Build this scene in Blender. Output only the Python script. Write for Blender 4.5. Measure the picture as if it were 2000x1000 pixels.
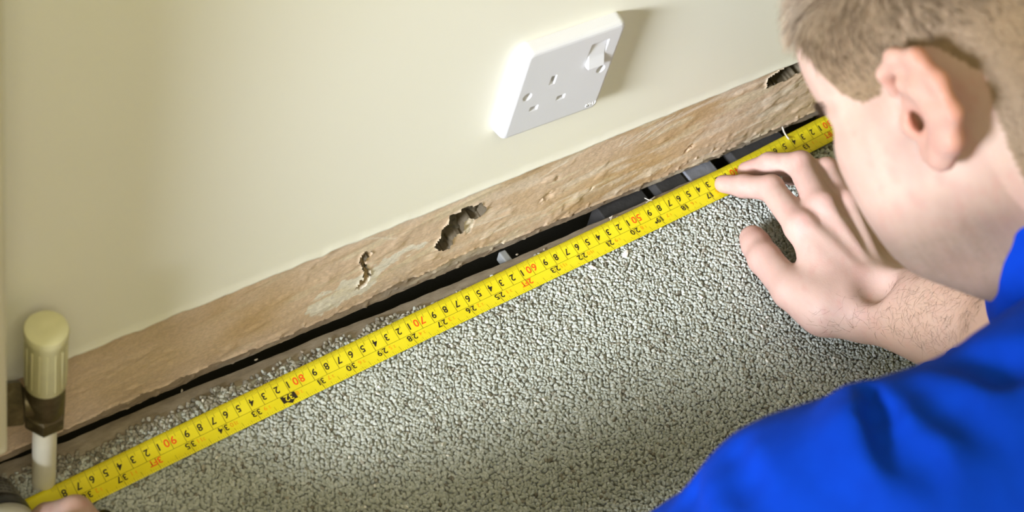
import bpy, bmesh, math, random
import numpy as np
from mathutils import Matrix, Vector

for o in list(bpy.data.objects):
    bpy.data.objects.remove(o, do_unlink=True)
SC = bpy.context.scene
COL = SC.collection
rng = np.random.default_rng(7)
random.seed(7)

# ------------------------------------------------------------------ camera
# world: X to the right along the wall, Y into the wall (painted face y=0), Z up, metres
CAM = np.array([-0.7128, -0.6630, 1.1962])
YAW, PITCH, ROLL, FPX = 0.8244, 0.8915, 0.2950, 4098.0
_cy, _sy = math.cos(YAW), math.sin(YAW)
F = np.array([_sy*math.cos(PITCH), _cy*math.cos(PITCH), -math.sin(PITCH)])
_r0 = np.array([_cy, -_sy, 0.0]); _u0 = np.cross(_r0, F)
R = math.cos(ROLL)*_r0 + math.sin(ROLL)*_u0
U = -math.sin(ROLL)*_r0 + math.cos(ROLL)*_u0
cd = bpy.data.cameras.new('camera')
cam = bpy.data.objects.new('camera', cd); COL.objects.link(cam)
M = Matrix([[R[0], U[0], -F[0], CAM[0]], [R[1], U[1], -F[1], CAM[1]], [R[2], U[2], -F[2], CAM[2]], [0, 0, 0, 1]])
cam.matrix_world = M
cd.sensor_width = 36.0; cd.lens = 36.0*FPX/2000.0
cd.clip_start = 0.02; cd.clip_end = 50
cd.dof.use_dof = True; cd.dof.focus_distance = 1.52; cd.dof.aperture_fstop = 8.0
SC.camera = cam

# ------------------------------------------------------------------ light
w = bpy.data.worlds.new('World'); SC.world = w; w.use_nodes = True
bg = w.node_tree.nodes['Background']
bg.inputs[0].default_value = (1.0, 0.93, 0.30, 1); bg.inputs[1].default_value = 0.34
def area_light(name, loc, target, size, size_y, power, color, spread=180):
    l = bpy.data.lights.new(name, 'AREA'); l.shape = 'RECTANGLE'; l.size = size; l.size_y = size_y
    l.spread = math.radians(spread); l.energy = power; l.color = color
    o = bpy.data.objects.new(name, l); COL.objects.link(o); o.location = loc
    o.rotation_euler = (Vector(target)-Vector(loc)).to_track_quat('-Z', 'Y').to_euler()
    return o
area_light('window_light', (-2.0, -0.41, 0.78), (0.20, 0.02, 0.155), 0.58, 0.4, 5.6, (.84, .90, 1.0), 30)
area_light('room_light', (-0.9, -1.6, 2.4), (0.1, -0.2, 0.1), 1.2, 1.2, 31.0, (1.0, 0.94, 0.74))
vs = SC.view_settings
vs.view_transform = 'Standard'; vs.look = 'None'; vs.gamma = 1; vs.exposure = 0.06; vs.use_curve_mapping = False

# ------------------------------------------------------------------ helpers
def ray(x, y): return F + R*(x-1000.0)/FPX - U*(y-500.0)/FPX
def onz(x, y, z):
    d = ray(x, y); return CAM + d*((z-CAM[2])/d[2])
def ony(x, y, yy):
    d = ray(x, y); return CAM + d*((yy-CAM[1])/d[1])
def at(x, y, depth): return CAM + depth*ray(x, y)

def tag(o, label=None, cat=None, group=None, kind=None):
    if label: o['label'] = label
    if cat: o['category'] = cat
    if group: o['group'] = group
    if kind: o['kind'] = kind
    return o
def link(name, me, mat=None, parent=None, smooth=False):
    o = bpy.data.objects.new(name, me); COL.objects.link(o)
    if mat is not None and not me.materials: me.materials.append(mat)
    if parent is not None: o.parent = parent
    if smooth: me.shade_smooth()
    return o
def empty(name, loc=(0, 0, 0)):
    o = bpy.data.objects.new(name, None); COL.objects.link(o); o.location = loc
    o.empty_display_size = 0.02
    return o
def np_mesh(name, verts, faces):
    """faces: int array (n,k) or list of arrays"""
    if not isinstance(faces, list): faces = [faces]
    verts = np.asarray(verts, np.float32)
    me = bpy.data.meshes.new(name)
    nl = sum(f.size for f in faces); nf = sum(len(f) for f in faces)
    me.vertices.add(len(verts)); me.vertices.foreach_set('co', verts.ravel())
    me.loops.add(nl); me.loops.foreach_set('vertex_index', np.concatenate([f.ravel() for f in faces]).astype(np.int32))
    ks = np.concatenate([np.full(len(f), f.shape[1], np.int32) for f in faces])
    st = np.zeros(nf, np.int32); st[1:] = np.cumsum(ks)[:-1]
    me.polygons.add(nf); me.polygons.foreach_set('loop_start', st)
    me.update(calc_edges=True); me.validate()
    return me
def set_col(me, cols, name='Col'):
    a = me.color_attributes.new(name, 'FLOAT_COLOR', 'POINT')
    c = np.ones((len(me.vertices), 4), np.float32); c[:, :3] = cols
    a.data.foreach_set('color', c.ravel())
def set_float(me, v, name):
    a = me.attributes.new(name, 'FLOAT', 'POINT'); a.data.foreach_set('value', np.asarray(v, np.float32))
def bm_mesh(bm, name):
    me = bpy.data.meshes.new(name); bm.to_mesh(me); bm.free(); return me
def srgb(r, g, b):
    f = lambda c: (c/255/12.92 if c/255 <= .04045 else ((c/255+.055)/1.055)**2.4)
    return (f(r), f(g), f(b))

class NT:
    """small node-material builder"""
    def __init__(s, name):
        s.m = bpy.data.materials.new(name); s.m.use_nodes = True
        s.t = s.m.node_tree; s.b = s.t.nodes['Principled BSDF']
    def n(s, typ, **kw):
        nd = s.t.nodes.new(typ)
        for k, v in kw.items():
            if k in nd.inputs: nd.inputs[k].default_value = v
            else: setattr(nd, k, v)
        return nd
    def l(s, a, b): s.t.links.new(a, b)
    def noise(s, scale, detail=4, rough=.55, vec=None):
        nd = s.n('ShaderNodeTexNoise'); nd.inputs['Scale'].default_value = scale
        nd.inputs['Detail'].default_value = detail; nd.inputs['Roughness'].default_value = rough
        if vec is not None: s.l(vec, nd.inputs['Vector'])
        return nd.outputs['Fac']
    def pos(s, scale=(1, 1, 1)):
        g = s.n('ShaderNodeTexCoord'); mp = s.n('ShaderNodeMapping'); mp.inputs['Scale'].default_value = scale
        s.l(g.outputs['Object'], mp.inputs['Vector']); return mp.outputs['Vector']
    def ramp(s, fac, stops):
        r = s.n('ShaderNodeValToRGB'); e = r.color_ramp.elements
        while len(e) < len(stops): e.new(.5)
        for el, (p, c) in zip(e, stops): el.position = p; el.color = (*c, 1)
        s.l(fac, r.inputs[0]); return r.outputs[0]
    def mix(s, fac, a, b, mode='MIX'):
        m = s.n('ShaderNodeMix', data_type='RGBA', blend_type=mode)
        if isinstance(fac, float): m.inputs[0].default_value = fac
        else: s.l(fac, m.inputs[0])
        for v, i in ((a, 6), (b, 7)):
            if isinstance(v, tuple): m.inputs[i].default_value = (*v, 1)
            else: s.l(v, m.inputs[i])
        return m.outputs[2]
    def bump(s, h, strength=.3, dist=.001):
        b = s.n('ShaderNodeBump'); b.inputs['Strength'].default_value = strength; b.inputs['Distance'].default_value = dist
        s.l(h, b.inputs['Height']); s.l(b.outputs[0], s.b.inputs['Normal'])
    def base(s, c):
        if isinstance(c, tuple): s.b.inputs['Base Color'].default_value = (*c, 1)
        else: s.l(c, s.b.inputs['Base Color'])
        return s
    def rough(s, v): s.b.inputs['Roughness'].default_value = v; return s
def plain(name, col, rough=.5, var=.06, scale=60, bump=0.0, metal=0.0, bscale=400):
    t = NT(name); v = t.pos()
    f = t.noise(scale, 4, .6, v)
    lo = tuple(c*(1-var) for c in col); hi = tuple(min(1, c*(1+var)) for c in col)
    t.base(t.ramp(f, [(.3, lo), (.7, hi)])).rough(rough)
    t.b.inputs['Metallic'].default_value = metal
    if bump: t.bump(t.noise(bscale, 3, .6, v), bump, .0006)
    return t.m

def vnoise2(x, z, seed=0):
    """smooth value noise on arrays"""
    g = np.random.default_rng(seed).random((64, 64))
    xi = np.floor(x).astype(int); zi = np.floor(z).astype(int)
    fx = x-xi; fz = z-zi; fx = fx*fx*(3-2*fx); fz = fz*fz*(3-2*fz)
    a = g[xi % 64, zi % 64]; b = g[(xi+1) % 64, zi % 64]; c = g[xi % 64, (zi+1) % 64]; d = g[(xi+1) % 64, (zi+1) % 64]
    return (a*(1-fx)+b*fx)*(1-fz)+(c*(1-fx)+d*fx)*fz
def fbm2(x, z, oct=4, seed=0, gain=.5):
    s = 0; a = 1; t = 0
    for i in range(oct):
        s = s+a*vnoise2(x*2**i, z*2**i, seed+i*13); t += a; a *= gain
    return s/t
def inpoly(px, pz, poly):
    ins = np.zeros(px.shape, bool); n = len(poly)
    for i in range(n):
        x1, z1 = poly[i]; x2, z2 = poly[(i+1) % n]
        c = ((z1 > pz) != (z2 > pz)) & (px < (x2-x1)*(pz-z1)/(z2-z1+1e-12)+x1)
        ins ^= c
    return ins
def sstep(a, b, x):
    t = np.clip((x-a)/(b-a), 0, 1); return t*t*(3-2*t)

# ------------------------------------------------------------------ wall
ZT = 0.0905
def ragged(x):      # lower edge of the painted wall
    x = np.asarray(x)
    return ZT+(.0012+.0014*(x < -.05))*(fbm2(x*75+9, x*0+3.3, 4, 5)-.5)*2+.0045*np.clip(fbm2(x*14+40, x*0+8.1, 3, 9)-.52, 0, 1)*2*(x < .02)
wt = NT('wall_paint'); v = wt.pos()
c0 = wt.ramp(wt.noise(2.5, 3, .5, v), [(.3, (.85, .815, .675)), (.7, (.875, .845, .71))])
sp = wt.ramp(wt.noise(38, 5, .7, v), [(.70, (0, 0, 0)), (.80, (1, 1, 1))])
c1 = wt.mix(sp, c0, (.84, .80, .69))
wt.base(c1).rough(.5); wt.bump(wt.noise(120, 3, .5, v), .06, .0006)
def wall_paint():
    xs = np.arange(-1.3, 1.3001, .0015); zb = ragged(xs)
    n = len(xs)
    rows = [np.c_[xs, np.full(n, .0016), zb], np.c_[xs, np.full(n, .0002), zb+.0001], np.c_[xs, np.full(n, -.0005), zb+.0006], np.c_[xs, np.zeros(n), zb+.0016], np.c_[xs, np.zeros(n), np.full(n, .102)]]
    V = np.concatenate(rows)
    i = np.arange(n-1); fs = []
    for r in range(4): fs.append(np.c_[r*n+i, r*n+i+1, (r+1)*n+i+1, (r+1)*n+i])
    gx_ = np.linspace(-1.3, 1.3, 27); gz_ = np.linspace(.102, 1.5, 15); A, B = np.meshgrid(gx_, gz_, indexing='ij'); o_ = len(V); ix = o_+np.arange(A.size).reshape(A.shape)
    V = np.concatenate([V, np.stack([A, 0*A, B], -1).reshape(-1, 3)]); fs.append(np.stack([ix[:-1, :-1], ix[1:, :-1], ix[1:, 1:], ix[:-1, 1:]], -1).reshape(-1, 4))
    me = np_mesh('wall_back', V, np.concatenate(fs))
    return link('wall_back', me, wt.m)
wall = wall_paint()
tag(wall, 'cream painted wall above the strip of bare plaster', kind='structure')

# unseen left wall, added so its window sill shades the left floor
bm = bmesh.new()
def slab(x0, x1, y0, y1, z0, z1):
    r = bmesh.ops.create_cube(bm, size=1)['verts']; bmesh.ops.scale(bm, vec=(x1-x0, y1-y0, z1-z0), verts=r); bmesh.ops.translate(bm, vec=((x0+x1)/2, (y0+y1)/2, (z0+z1)/2), verts=r)
slab(-1.12, -1.02, -.10, .10, -.16, 1.5); slab(-1.12, -1.02, -1.6, -1.25, -.16, 1.5); slab(-1.12, -1.02, -1.25, -.10, -.16, .31)
tag(link('shading_wall_left', bm_mesh(bm, 'shading_wall_left'), wt.m), 'unseen cream left wall with a low window opening, added to shade the left side', kind='structure')

def pxpoly(pts, ox=0, oy=0, s=1.0): return [tuple(ony(ox+a/s, oy+b/s, .0)[[0, 2]]) for a, b in pts]
HOLE1 = pxpoly([(165, 715), (235, 600), (275, 500), (350, 400), (375, 320), (430, 300), (510, 260), (560, 215), (620, 210), (700, 180), (760, 155), (800, 160), (850, 195), (855, 240), (815, 290), (740, 340), (690, 365), (665, 335), (600, 380), (570, 420), (555, 480), (545, 550), (470, 575), (400, 620), (375, 660), (375, 720), (350, 765), (270, 780), (200, 780)], 830, 380, 7.141)
CHUNK = pxpoly([(545, 550), (555, 480), (575, 400), (655, 335), (690, 365), (680, 450), (650, 540), (600, 560)], 830, 380, 7.141)
HOLE2 = pxpoly([(1050, 315), (1085, 315), (1092, 330), (1060, 345), (1048, 375), (1062, 420), (1080, 440), (1075, 500), (1050, 540), (1020, 555), (995, 562), (990, 545), (1010, 530), (1010, 505), (1040, 490), (1045, 440), (1018, 390), (1025, 345)], 400, 400, 3.333)
HOLE3 = pxpoly([(1499, 174), (1503, 156), (1520, 143), (1540, 130), (1560, 122), (1572, 128), (1566, 142), (1548, 150), (1535, 160), (1516, 166)])
WHITE = pxpoly([(650, 725), (690, 650), (760, 590), (850, 560), (900, 505), (1000, 480), (1130, 390), (1350, 275), (1475, 235), (1430, 290), (1300, 345), (1210, 400), (1130, 490), (1090, 560), (960, 610), (850, 690), (740, 735)], 400, 400, 3.333)
def plaster():
    st = .001
    xs = np.arange(-1.02, .72, st); zs = np.arange(-.003, .0955, st)
    X, Z = np.meshgrid(xs, zs, indexing='ij')
    wob = .0016*(fbm2(X*220, Z*220, 3, 71)-.5)*2; wob2 = .0016*(fbm2(X*220+50, Z*220, 3, 72)-.5)*2
    streak = fbm2(X*26+Z*14, Z*150-X*14, 4, 21)
    soft = fbm2(X*9, Z*14, 4, 22)
    fine = fbm2(X*330, Z*330, 3, 23)
    sh = np.zeros(X.shape)
    y = .0017+.0009*(streak-.5)+.0009*(soft-.5)+.00030*(fine-.5)
    y -= .0008*np.clip(fbm2(X*55, Z*90, 3, 31)-.62, 0, 1)*4            # trowel ridges
    # browned base coat left bare at the foot: recessed behind a ragged plaster edge
    zl = .006+.008*(fbm2(X*11+3, X*0+.5, 4, 41)-.35)+.004*(fbm2(X*70, Z*40, 3, 43)-.5)
    zl += .010*np.exp(-((X+.042)/.022)**2)+.006*np.exp(-((X+.10)/.03)**2)-.003*np.exp(-((X-.2)/.1)**2)
    low = sstep(.0008, -.0008, Z-zl)
    y += .0018*low+low*.0007*(fbm2(X*120, Z*120, 3, 44)-.5)
    rim = np.exp(-((Z-zl-.0008)/.0011)**2); y -= .0008*rim*(fbm2(X*160, Z*90, 2, 47) > .48)
    lumps = np.clip(fbm2(X*260, Z*260, 2, 49)-.70, 0, 1)*np.clip(1-Z/.032, 0, 1); y -= .006*lumps
    col = np.empty(X.shape+(3,))
    A = np.array([.66, .49, .345]); B = np.array([.55, .37, .195]); Cc = np.array([.76, .64, .51])
    tt = sstep(.35, .65, soft)[..., None]; col[:] = A*(1-tt)+B*tt
    s2 = sstep(.52, .70, streak)[..., None]*sstep(-.25, .1, X)[..., None]*.8; col = col*(1-s2)+Cc*s2
    # yellow-brown upper edge (old glue line)
    up = np.exp(-((Z-ZT+.006)/.010)**2)*sstep(.4, .6, fbm2(X*16+7, Z*30, 3, 51)); col = col*(1-.35*up[..., None])+np.array([.50, .36, .19])*.35*up[..., None]
    lowc = np.array([.36, .27, .175])*(.75+.5*fbm2(X*60, Z*80, 3, 45)[..., None]); col = col*(1-low[..., None])+lowc*low[..., None]
    wm = inpoly(X+wob*2.0, Z+wob2*2.2, WHITE)*sstep(.22, .44, fbm2(X*40+Z*20, Z*160-X*26, 3, 61)+.10*(Z < .045)); wm = wm[..., None]*.9
    col = col*(1-wm)+np.array([.78, .73, .63])*wm
    # yellow-white smears left by the old filler and adhesive
    sm = sstep(.60, .70, fbm2(X*18+Z*22+5, Z*110-X*20, 4, 63))*sstep(-.30, -.12, X)*.55; sm = sm[..., None]; col = col*(1-sm)+np.array([.72, .62, .44])*sm
    gr = sstep(.60, .68, fbm2(X*30+2, Z*95+X*12, 4, 67))*.35*np.clip(1-Z/.05, 0, 1); gr = gr[..., None]; col = col*(1-gr)+np.array([.40, .36, .30])*gr
    # pale scratches
    def scratch(p, q, wd, amt):
        a = ony(*p, 0)[[0, 2]]; b = ony(*q, 0)[[0, 2]]; d = b-a; L = np.hypot(*d)
        t = np.clip(((X-a[0])*d[0]+(Z-a[1])*d[1])/L**2, 0, 1)
        dd = np.hypot(X-a[0]-t*d[0], Z-a[1]-t*d[1]+.0005*np.sin(t*9))
        m = amt*np.exp(-(dd/wd)**2); return m
    for p, q in [((1212, 288), (1292, 240)), ((1222, 290), (1310, 232)), ((1240, 282), (1322, 226)), ((1256, 280), (1336, 222)), ((1275, 276), (1330, 240)), ((1212, 288), (1225, 270)), ((1060, 350), (1110, 318)), ((860, 470), (1000, 420)), ((940, 470), (1010, 436)), ((700, 470), (775, 468)), ((1440, 262), (1500, 232)), ((1170, 335), (1190, 318))]:
        m = scratch(p, q, .0007, .75)[..., None]; col = col*(1-m)+np.array([.80, .72, .60])*m
        y += -.0002*m[..., 0]
    for (px, py, rr) in [(1345, 296, 5), (1352, 290, 6), (1090, 352, 4), (1075, 385, 8), (1062, 395, 6), (1158, 372, 5)]:
        a = ony(px, py, 0)[[0, 2]]; m = np.exp(-(((X-a[0])**2+(Z-a[1])**2)/(rr*.00042)**2)); y += .0016*m*(fine > .45)
    Xw, Zw = X+wob, Z+wob2
    h1 = inpoly(Xw, Zw, HOLE1); ch = inpoly(Xw, Zw, CHUNK); h2 = inpoly(Xw, Zw, HOLE2); h3 = inpoly(Xw, Zw, HOLE3)
    def halo(poly, rad):
        c = np.mean(poly, 0); return None
    mas = np.array([.085, .068, .04])*(.6+.8*fbm2(X*120, Z*120, 3, 81)[..., None])
    dep1 = .0085+.012*(fbm2(X*150, Z*150, 4, 82)-.5)
    y = np.where(h1, dep1, y); col = np.where(h1[..., None], mas, col)
    y = np.where(ch, .0012+.002*fine, y); col = np.where(ch[..., None], np.array([.62, .53, .40]), col)
    y = np.where(h2, y+.0014+.0016*fine, y); col = np.where(h2[..., None], np.array([.36, .25, .13])*(.6+.8*fine[..., None]), col)
    y = np.where(h3, .030, y); col = np.where(h3[..., None], np.array([.05, .04, .03]), col)
    # pale crumbling lip round each hole
    for hh in (h1 & ~ch, h2, h3):
        k = hh.astype(float)
        for _ in range(3):
            k[1:-1, 1:-1] = (k[1:-1, 1:-1]+k[:-2, 1:-1]+k[2:, 1:-1]+k[1:-1, :-2]+k[1:-1, 2:])/5
        lip = np.clip(k*2.2, 0, 1)*(~hh)*(fbm2(X*240, Z*240, 2, 91) > .42)
        col = col*(1-.75*lip[..., None])+np.array([.70, .58, .42])*.75*lip[..., None]; y -= .0011*lip
    nx, nz = X.shape
    # foot edge rolls back under
    V = np.stack([X, y, Z], -1).reshape(-1, 3)
    idx = np.arange(nx*nz).reshape(nx, nz)
    fs = np.stack([idx[:-1, :-1], idx[1:, :-1], idx[1:, 1:], idx[:-1, 1:]], -1).reshape(-1, 4)
    # underside strip going back 12 mm
    n0 = len(V); zb = -.0030+.0030*(fbm2(xs*40, xs*0, 3, 95)-.5)
    V.reshape(nx, nz, 3)[:, 0, 2] = zb
    back = np.c_[xs, np.full(nx, .016), zb]
    V = np.concatenate([V, back]); i = np.arange(nx-1)
    und = np.c_[n0+i, n0+i+1, idx[1:, 0], idx[:-1, 0]]
    me = np_mesh('bare_plaster', V, [fs, und])
    VC = np.concatenate([col.reshape(-1, 3), np.tile([.3, .22, .14], (nx, 1))])
    nl = len(me.loops); li = np.empty(nl, np.int32); me.loops.foreach_get('vertex_index', li)
    cc = np.ones((nl, 4), np.float32); cc[:, :3] = VC[li]
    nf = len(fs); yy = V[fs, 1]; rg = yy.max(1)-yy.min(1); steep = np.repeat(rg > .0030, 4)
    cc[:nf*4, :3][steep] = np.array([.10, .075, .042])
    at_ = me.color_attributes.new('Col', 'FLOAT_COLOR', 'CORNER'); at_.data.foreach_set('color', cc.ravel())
    t = NT('bare_plaster'); a = t.n('ShaderNodeVertexColor'); a.layer_name = 'Col'
    v = t.pos((1, 1, 2.2)); f = t.noise(420, 4, .65, v)
    t.base(t.mix(.55, a.outputs[0], t.ramp(f, [(.25, (.5, .5, .5)), (.75, (1.3, 1.3, 1.3))]), 'MULTIPLY')).rough(.75)
    t.bump(f, .25, .0006)
    o = link('bare_plaster', me, t.m, wall, True); me.set_sharp_from_angle(angle=math.radians(48))
    o['label'] = 'strip of bare pinkish brown plaster where the skirting was, scraped and holed'
    return o
plaster()
# masonry face behind the plaster, below floor level
mas_m = plain('shade_black_masonry', (.012, .010, .008), .9, .3, 40, .5)  # near-black colour stands in for the shade inside the gap
bm = bmesh.new()
for (x0, x1, y0, y1, z0, z1) in [(-1.3, 1.3, .030, .06, -.2, .09)]:
    m_ = bmesh.ops.create_cube(bm, size=1)['verts']
    bmesh.ops.scale(bm, vec=(x1-x0, y1-y0, z1-z0), verts=m_); bmesh.ops.translate(bm, vec=((x0+x1)/2, (y0+y1)/2, (z0+z1)/2), verts=m_)
link('footing', bm_mesh(bm, 'footing'), mas_m, wall)

# ------------------------------------------------------------------ floor boarding (gap at the wall) and void
GE = [(0, 903), (130, 858), (250, 806), (400, 744), (500, 706), (620, 655), (750, 605), (870, 556), (1000, 503), (1120, 450), (1250, 394), (1330, 358), (1420, 322)]
gx = []; gy = []
for a, b in GE:
    P = onz(a, b, 0); gx.append(P[0]); gy.append(P[1])
gx = np.array([-1.3]+gx+[.26, .32, 1.3]); gy = np.array([-.0015]+gy+[-.012, -.004, -.003])
dust = NT('dusty_floorboard'); v = dust.pos((1, 3, 1))
dust.base(dust.ramp(dust.noise(50, 6, .65, v), [(.25, (.16, .125, .085)), (.55, (.27, .225, .165)), (.8, (.38, .33, .26))])).rough(.9)
dust.bump(dust.noise(300, 4, .7, v), .5, .0008)
def floor():
    xs = np.arange(-1.3, 1.3001, .002); ye = np.interp(xs, gx, gy)+.0012*(fbm2(xs*90, xs*0+2, 3, 3)-.5)
    n = len(xs); V = [np.c_[xs, ye-.0005, np.full(n, -.019)], np.c_[xs, ye, np.full(n, -.0026)], np.c_[xs, ye-.001, np.full(n, -.0012)], np.c_[xs, ye-.012, np.full(n, -.0016)], np.c_[xs, np.full(n, -1.6), np.full(n, -.0030)], np.c_[xs, np.full(n, -1.6), np.full(n, -.019)]]
    V.append(V[0]); i = np.arange(n-1)
    fs = np.concatenate([np.c_[r*n+i, (r)*n+i+1, (r+1)*n+i+1, (r+1)*n+i][:, ::-1] for r in range(6)])
    me = np_mesh('floor', np.concatenate(V), fs); return link('floor', me, dust.m)
flr = floor(); tag(flr, 'dusty bare floor strip with dark gap along the foot of the wall', kind='structure')
void_m = plain('void_shade_black', (.006, .005, .005), .95)  # blackened so the void base looks unlit; shade put into the colour
bm = bmesh.new()
vs4 = [bm.verts.new(p) for p in [(-1.3, .05, -.16), (1.3, .05, -.16), (1.3, -.3, -.16), (-1.3, -.3, -.16)]]; bm.faces.new(vs4[::-1])
link('void_base', bm_mesh(bm, 'void_base'), void_m, flr)
def box_bm(bm, c, s, rot=None, bev=0.0, seg=2):
    r = bmesh.ops.create_cube(bm, size=1); vv = r['verts']
    bmesh.ops.scale(bm, vec=s, verts=vv)
    if bev:
        ed = list({e for q in vv for e in q.link_edges})
        rr = bmesh.ops.bevel(bm, geom=ed, offset=bev, segments=seg, affect='EDGES', profile=.5)
        vv = list({q for fc in rr['faces'] for q in fc.verts} | {q for q in vv if q.is_valid})
    if rot is not None: bmesh.ops.transform(bm, matrix=rot.to_4x4(), verts=vv)
    bmesh.ops.translate(bm, vec=c, verts=vv)
    return vv
def gap_piece(name, p0, p1, z, d0, d1, h, mat, label=None):
    a = onz(*p0, z); b = onz(*p1, z); bm = bmesh.new(); cx = (a[0]+b[0])/2
    box_bm(bm, (cx, (d0+d1)/2, z-h/2), (abs(b[0]-a[0]), abs(d1-d0), h), None, .001)
    o = link(name, bm_mesh(bm, name), mat, flr)
    if label: o['label'] = label
grey_w = plain('grey_timber', (.17, .17, .185), .8, .25, 60, .4)
pale_w = plain('pale_plastic', (.30, .30, .29), .6)
dk_w = plain('dark_timber', (.030, .027, .025), .9, .3, 50, .5)
gap_piece('pipe_clip', (978, 498), (992, 493), -.010, -.02, .006, .01, pale_w, 'pale grey clip in the dark gap')
gap_piece('joist', (1344, 345), (1402, 330), -.007, -.05, .014, .05, grey_w, 'blue grey timber end in the gap')
gap_piece('rubble', (1290, 375), (1340, 350), -.008, -.04, .014, .03, dk_w)
gap_piece('rubble', (1436, 310), (1530, 265), -.005, -.05, .014, .03, dk_w)
gap_piece('rubble', (1180, 425), (1270, 390), -.014, -.03, .014, .03, dk_w)

# ------------------------------------------------------------------ carpet
cb = plain('carpet_backing', (.40, .40, .34), .95, .2, 300, .8)
def carpet_edge(x): 
    return np.interp(x, gx, gy)-.0050-.0045*np.clip((-.16-x)*6, 0, 1)+.0040*(fbm2(x*55, x*0+4, 3, 13)-.5)*2-.0028
bm_ = []
xs = np.arange(-1.3, 1.3001, .01); n = len(xs); ce = carpet_edge(xs)-.003
me = np_mesh('carpet', np.concatenate([np.c_[xs, ce, np.full(n, -.0008)], np.c_[xs, np.full(n, -1.6), np.full(n, -.0008)]]),
             np.c_[np.arange(n-1), n+np.arange(n-1), n+np.arange(1, n), np.arange(1, n)])
carpet = link('carpet', me, cb)
tag(carpet, 'grey-green looped pile carpet covering the floor below the tape measure', 'carpet')
ct = NT('carpet_yarn'); oi = ct.n('ShaderNodeObjectInfo')
ct.base(ct.ramp(oi.outputs['Random'], [(0, (.34, .355, .31)), (.35, (.40, .415, .37)), (.75, (.44, .455, .41)), (1, (.50, .51, .46))])).rough(.9)
ct.b.inputs['Specular IOR Level'].default_value = .2
ct2 = NT('dusty_yarn'); oi = ct2.n('ShaderNodeObjectInfo')
ct2.base(ct2.ramp(oi.outputs['Random'], [(0, (.15, .135, .10)), (.5, (.24, .22, .17)), (1, (.36, .34, .28))])).rough(.95)
def tuft_tree(radius, mat):
    g = bpy.data.node_groups.new('tufts', 'GeometryNodeTree')
    g.interface.new_socket('Geometry', in_out='INPUT', socket_type='NodeSocketGeometry')
    g.interface.new_socket('Geometry', in_out='OUTPUT', socket_type='NodeSocketGeometry')
    N = g.nodes.new; L = g.links.new
    gi = N('NodeGroupInput'); go = N('NodeGroupOutput')
    ico = N('GeometryNodeMeshIcoSphere'); ico.inputs['Radius'].default_value = radius; ico.inputs['Subdivisions'].default_value = 2
    ps = N('GeometryNodeInputPosition'); nz = N('ShaderNodeTexNoise'); nz.inputs['Scale'].default_value = .55/radius; nz.inputs['Detail'].default_value = 1.5
    sub = N('ShaderNodeVectorMath'); sub.operation = 'SUBTRACT'; sub.inputs[1].default_value = (.5, .5, .5)
    mul = N('ShaderNodeVectorMath'); mul.operation = 'SCALE'; mul.inputs['Scale'].default_value = radius*1.5
    sp = N('GeometryNodeSetPosition'); sm = N('GeometryNodeSetShadeSmooth'); mt = N('GeometryNodeSetMaterial'); mt.inputs['Material'].default_value = mat
    L(ps.outputs[0], nz.inputs['Vector']); L(nz.outputs['Color'], sub.inputs[0]); L(sub.outputs[0], mul.inputs[0])
    L(ico.outputs['Mesh'], sp.inputs['Geometry']); L(mul.outputs[0], sp.inputs['Offset'])
    L(sp.outputs[0], sm.inputs['Geometry']); L(sm.outputs[0], mt.inputs['Geometry'])
    iop = N('GeometryNodeInstanceOnPoints')
    rot = N('FunctionNodeRandomValue'); rot.data_type = 'FLOAT_VECTOR'; rot.inputs['Min'].default_value = (-.75, -.75, 0); rot.inputs['Max'].default_value = (.75, .75, 6.28)
    sc = N('FunctionNodeRandomValue'); sc.data_type = 'FLOAT_VECTOR'; sc.inputs['Min'].default_value = (.70, .80, .9); sc.inputs['Max'].default_value = (1.05, 1.40, 1.4); sc.inputs['Seed'].default_value = 3
    L(gi.outputs[0], iop.inputs['Points']); L(mt.outputs[0], iop.inputs['Instance'])
    L(rot.outputs['Value'], iop.inputs['Rotation']); L(sc.outputs['Value'], iop.inputs['Scale'])
    L(iop.outputs[0], go.inputs[0]); return g
def pile(name, sp, x0, x1, y0, y1, radius, excl=None, dust_=False, seed=5):
    rng = np.random.default_rng(seed); m_ = ct2.m if dust_ else ct.m
    xs = np.arange(x0, x1, sp); ys = np.arange(y0, y1, sp*.866)
    X, Y = np.meshgrid(xs, ys, indexing='ij'); X = X+sp*.5*(np.arange(len(ys)) % 2)[None, :]
    X = (X+rng.uniform(-.38, .38, X.shape)*sp).ravel(); Y = (Y+rng.uniform(-.38, .38, Y.shape)*sp).ravel()
    k = Y < carpet_edge(X)
    e = carpet_edge(X)-Y; k &= ~((e < .006) & (rng.random(X.shape) < .40)) 
    if excl is not None: k &= ~((X > excl[0]) & (X < excl[1]) & (Y > excl[2]))
    dusty = rng.random(X.shape) < np.clip(1.05-e/.022, .04, .95)
    k &= dusty if dust_ else ~dusty
    X, Y = X[k], Y[k]
    Z = .0004+.0011*fbm2(X*120, Y*120, 3, 17)-.0006*np.clip(1-(carpet_edge(X)-Y)/.008, 0, 1)
    me = bpy.data.meshes.new(name); me.vertices.add(len(X)); me.vertices.foreach_set('co', np.c_[X, Y, Z].astype(np.float32).ravel())
    o = link(name, me, m_, carpet); md = o.modifiers.new('tufts', 'NODES'); md.node_group = tuft_tree(radius, m_)
    tag(o, kind='stuff'); return len(X)
n1 = pile('carpet_pile', .0026, -.50, .60, -.34, .0, .00155)
n3 = pile('carpet_pile', .0026, -.50, .60, -.34, .0, .00150, None, True)
n2 = pile('carpet_pile', .0040, -.90, .95, -.75, .0, .0021, (-.50, .60, -.34))
print('tufts', n1, n2)

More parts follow.
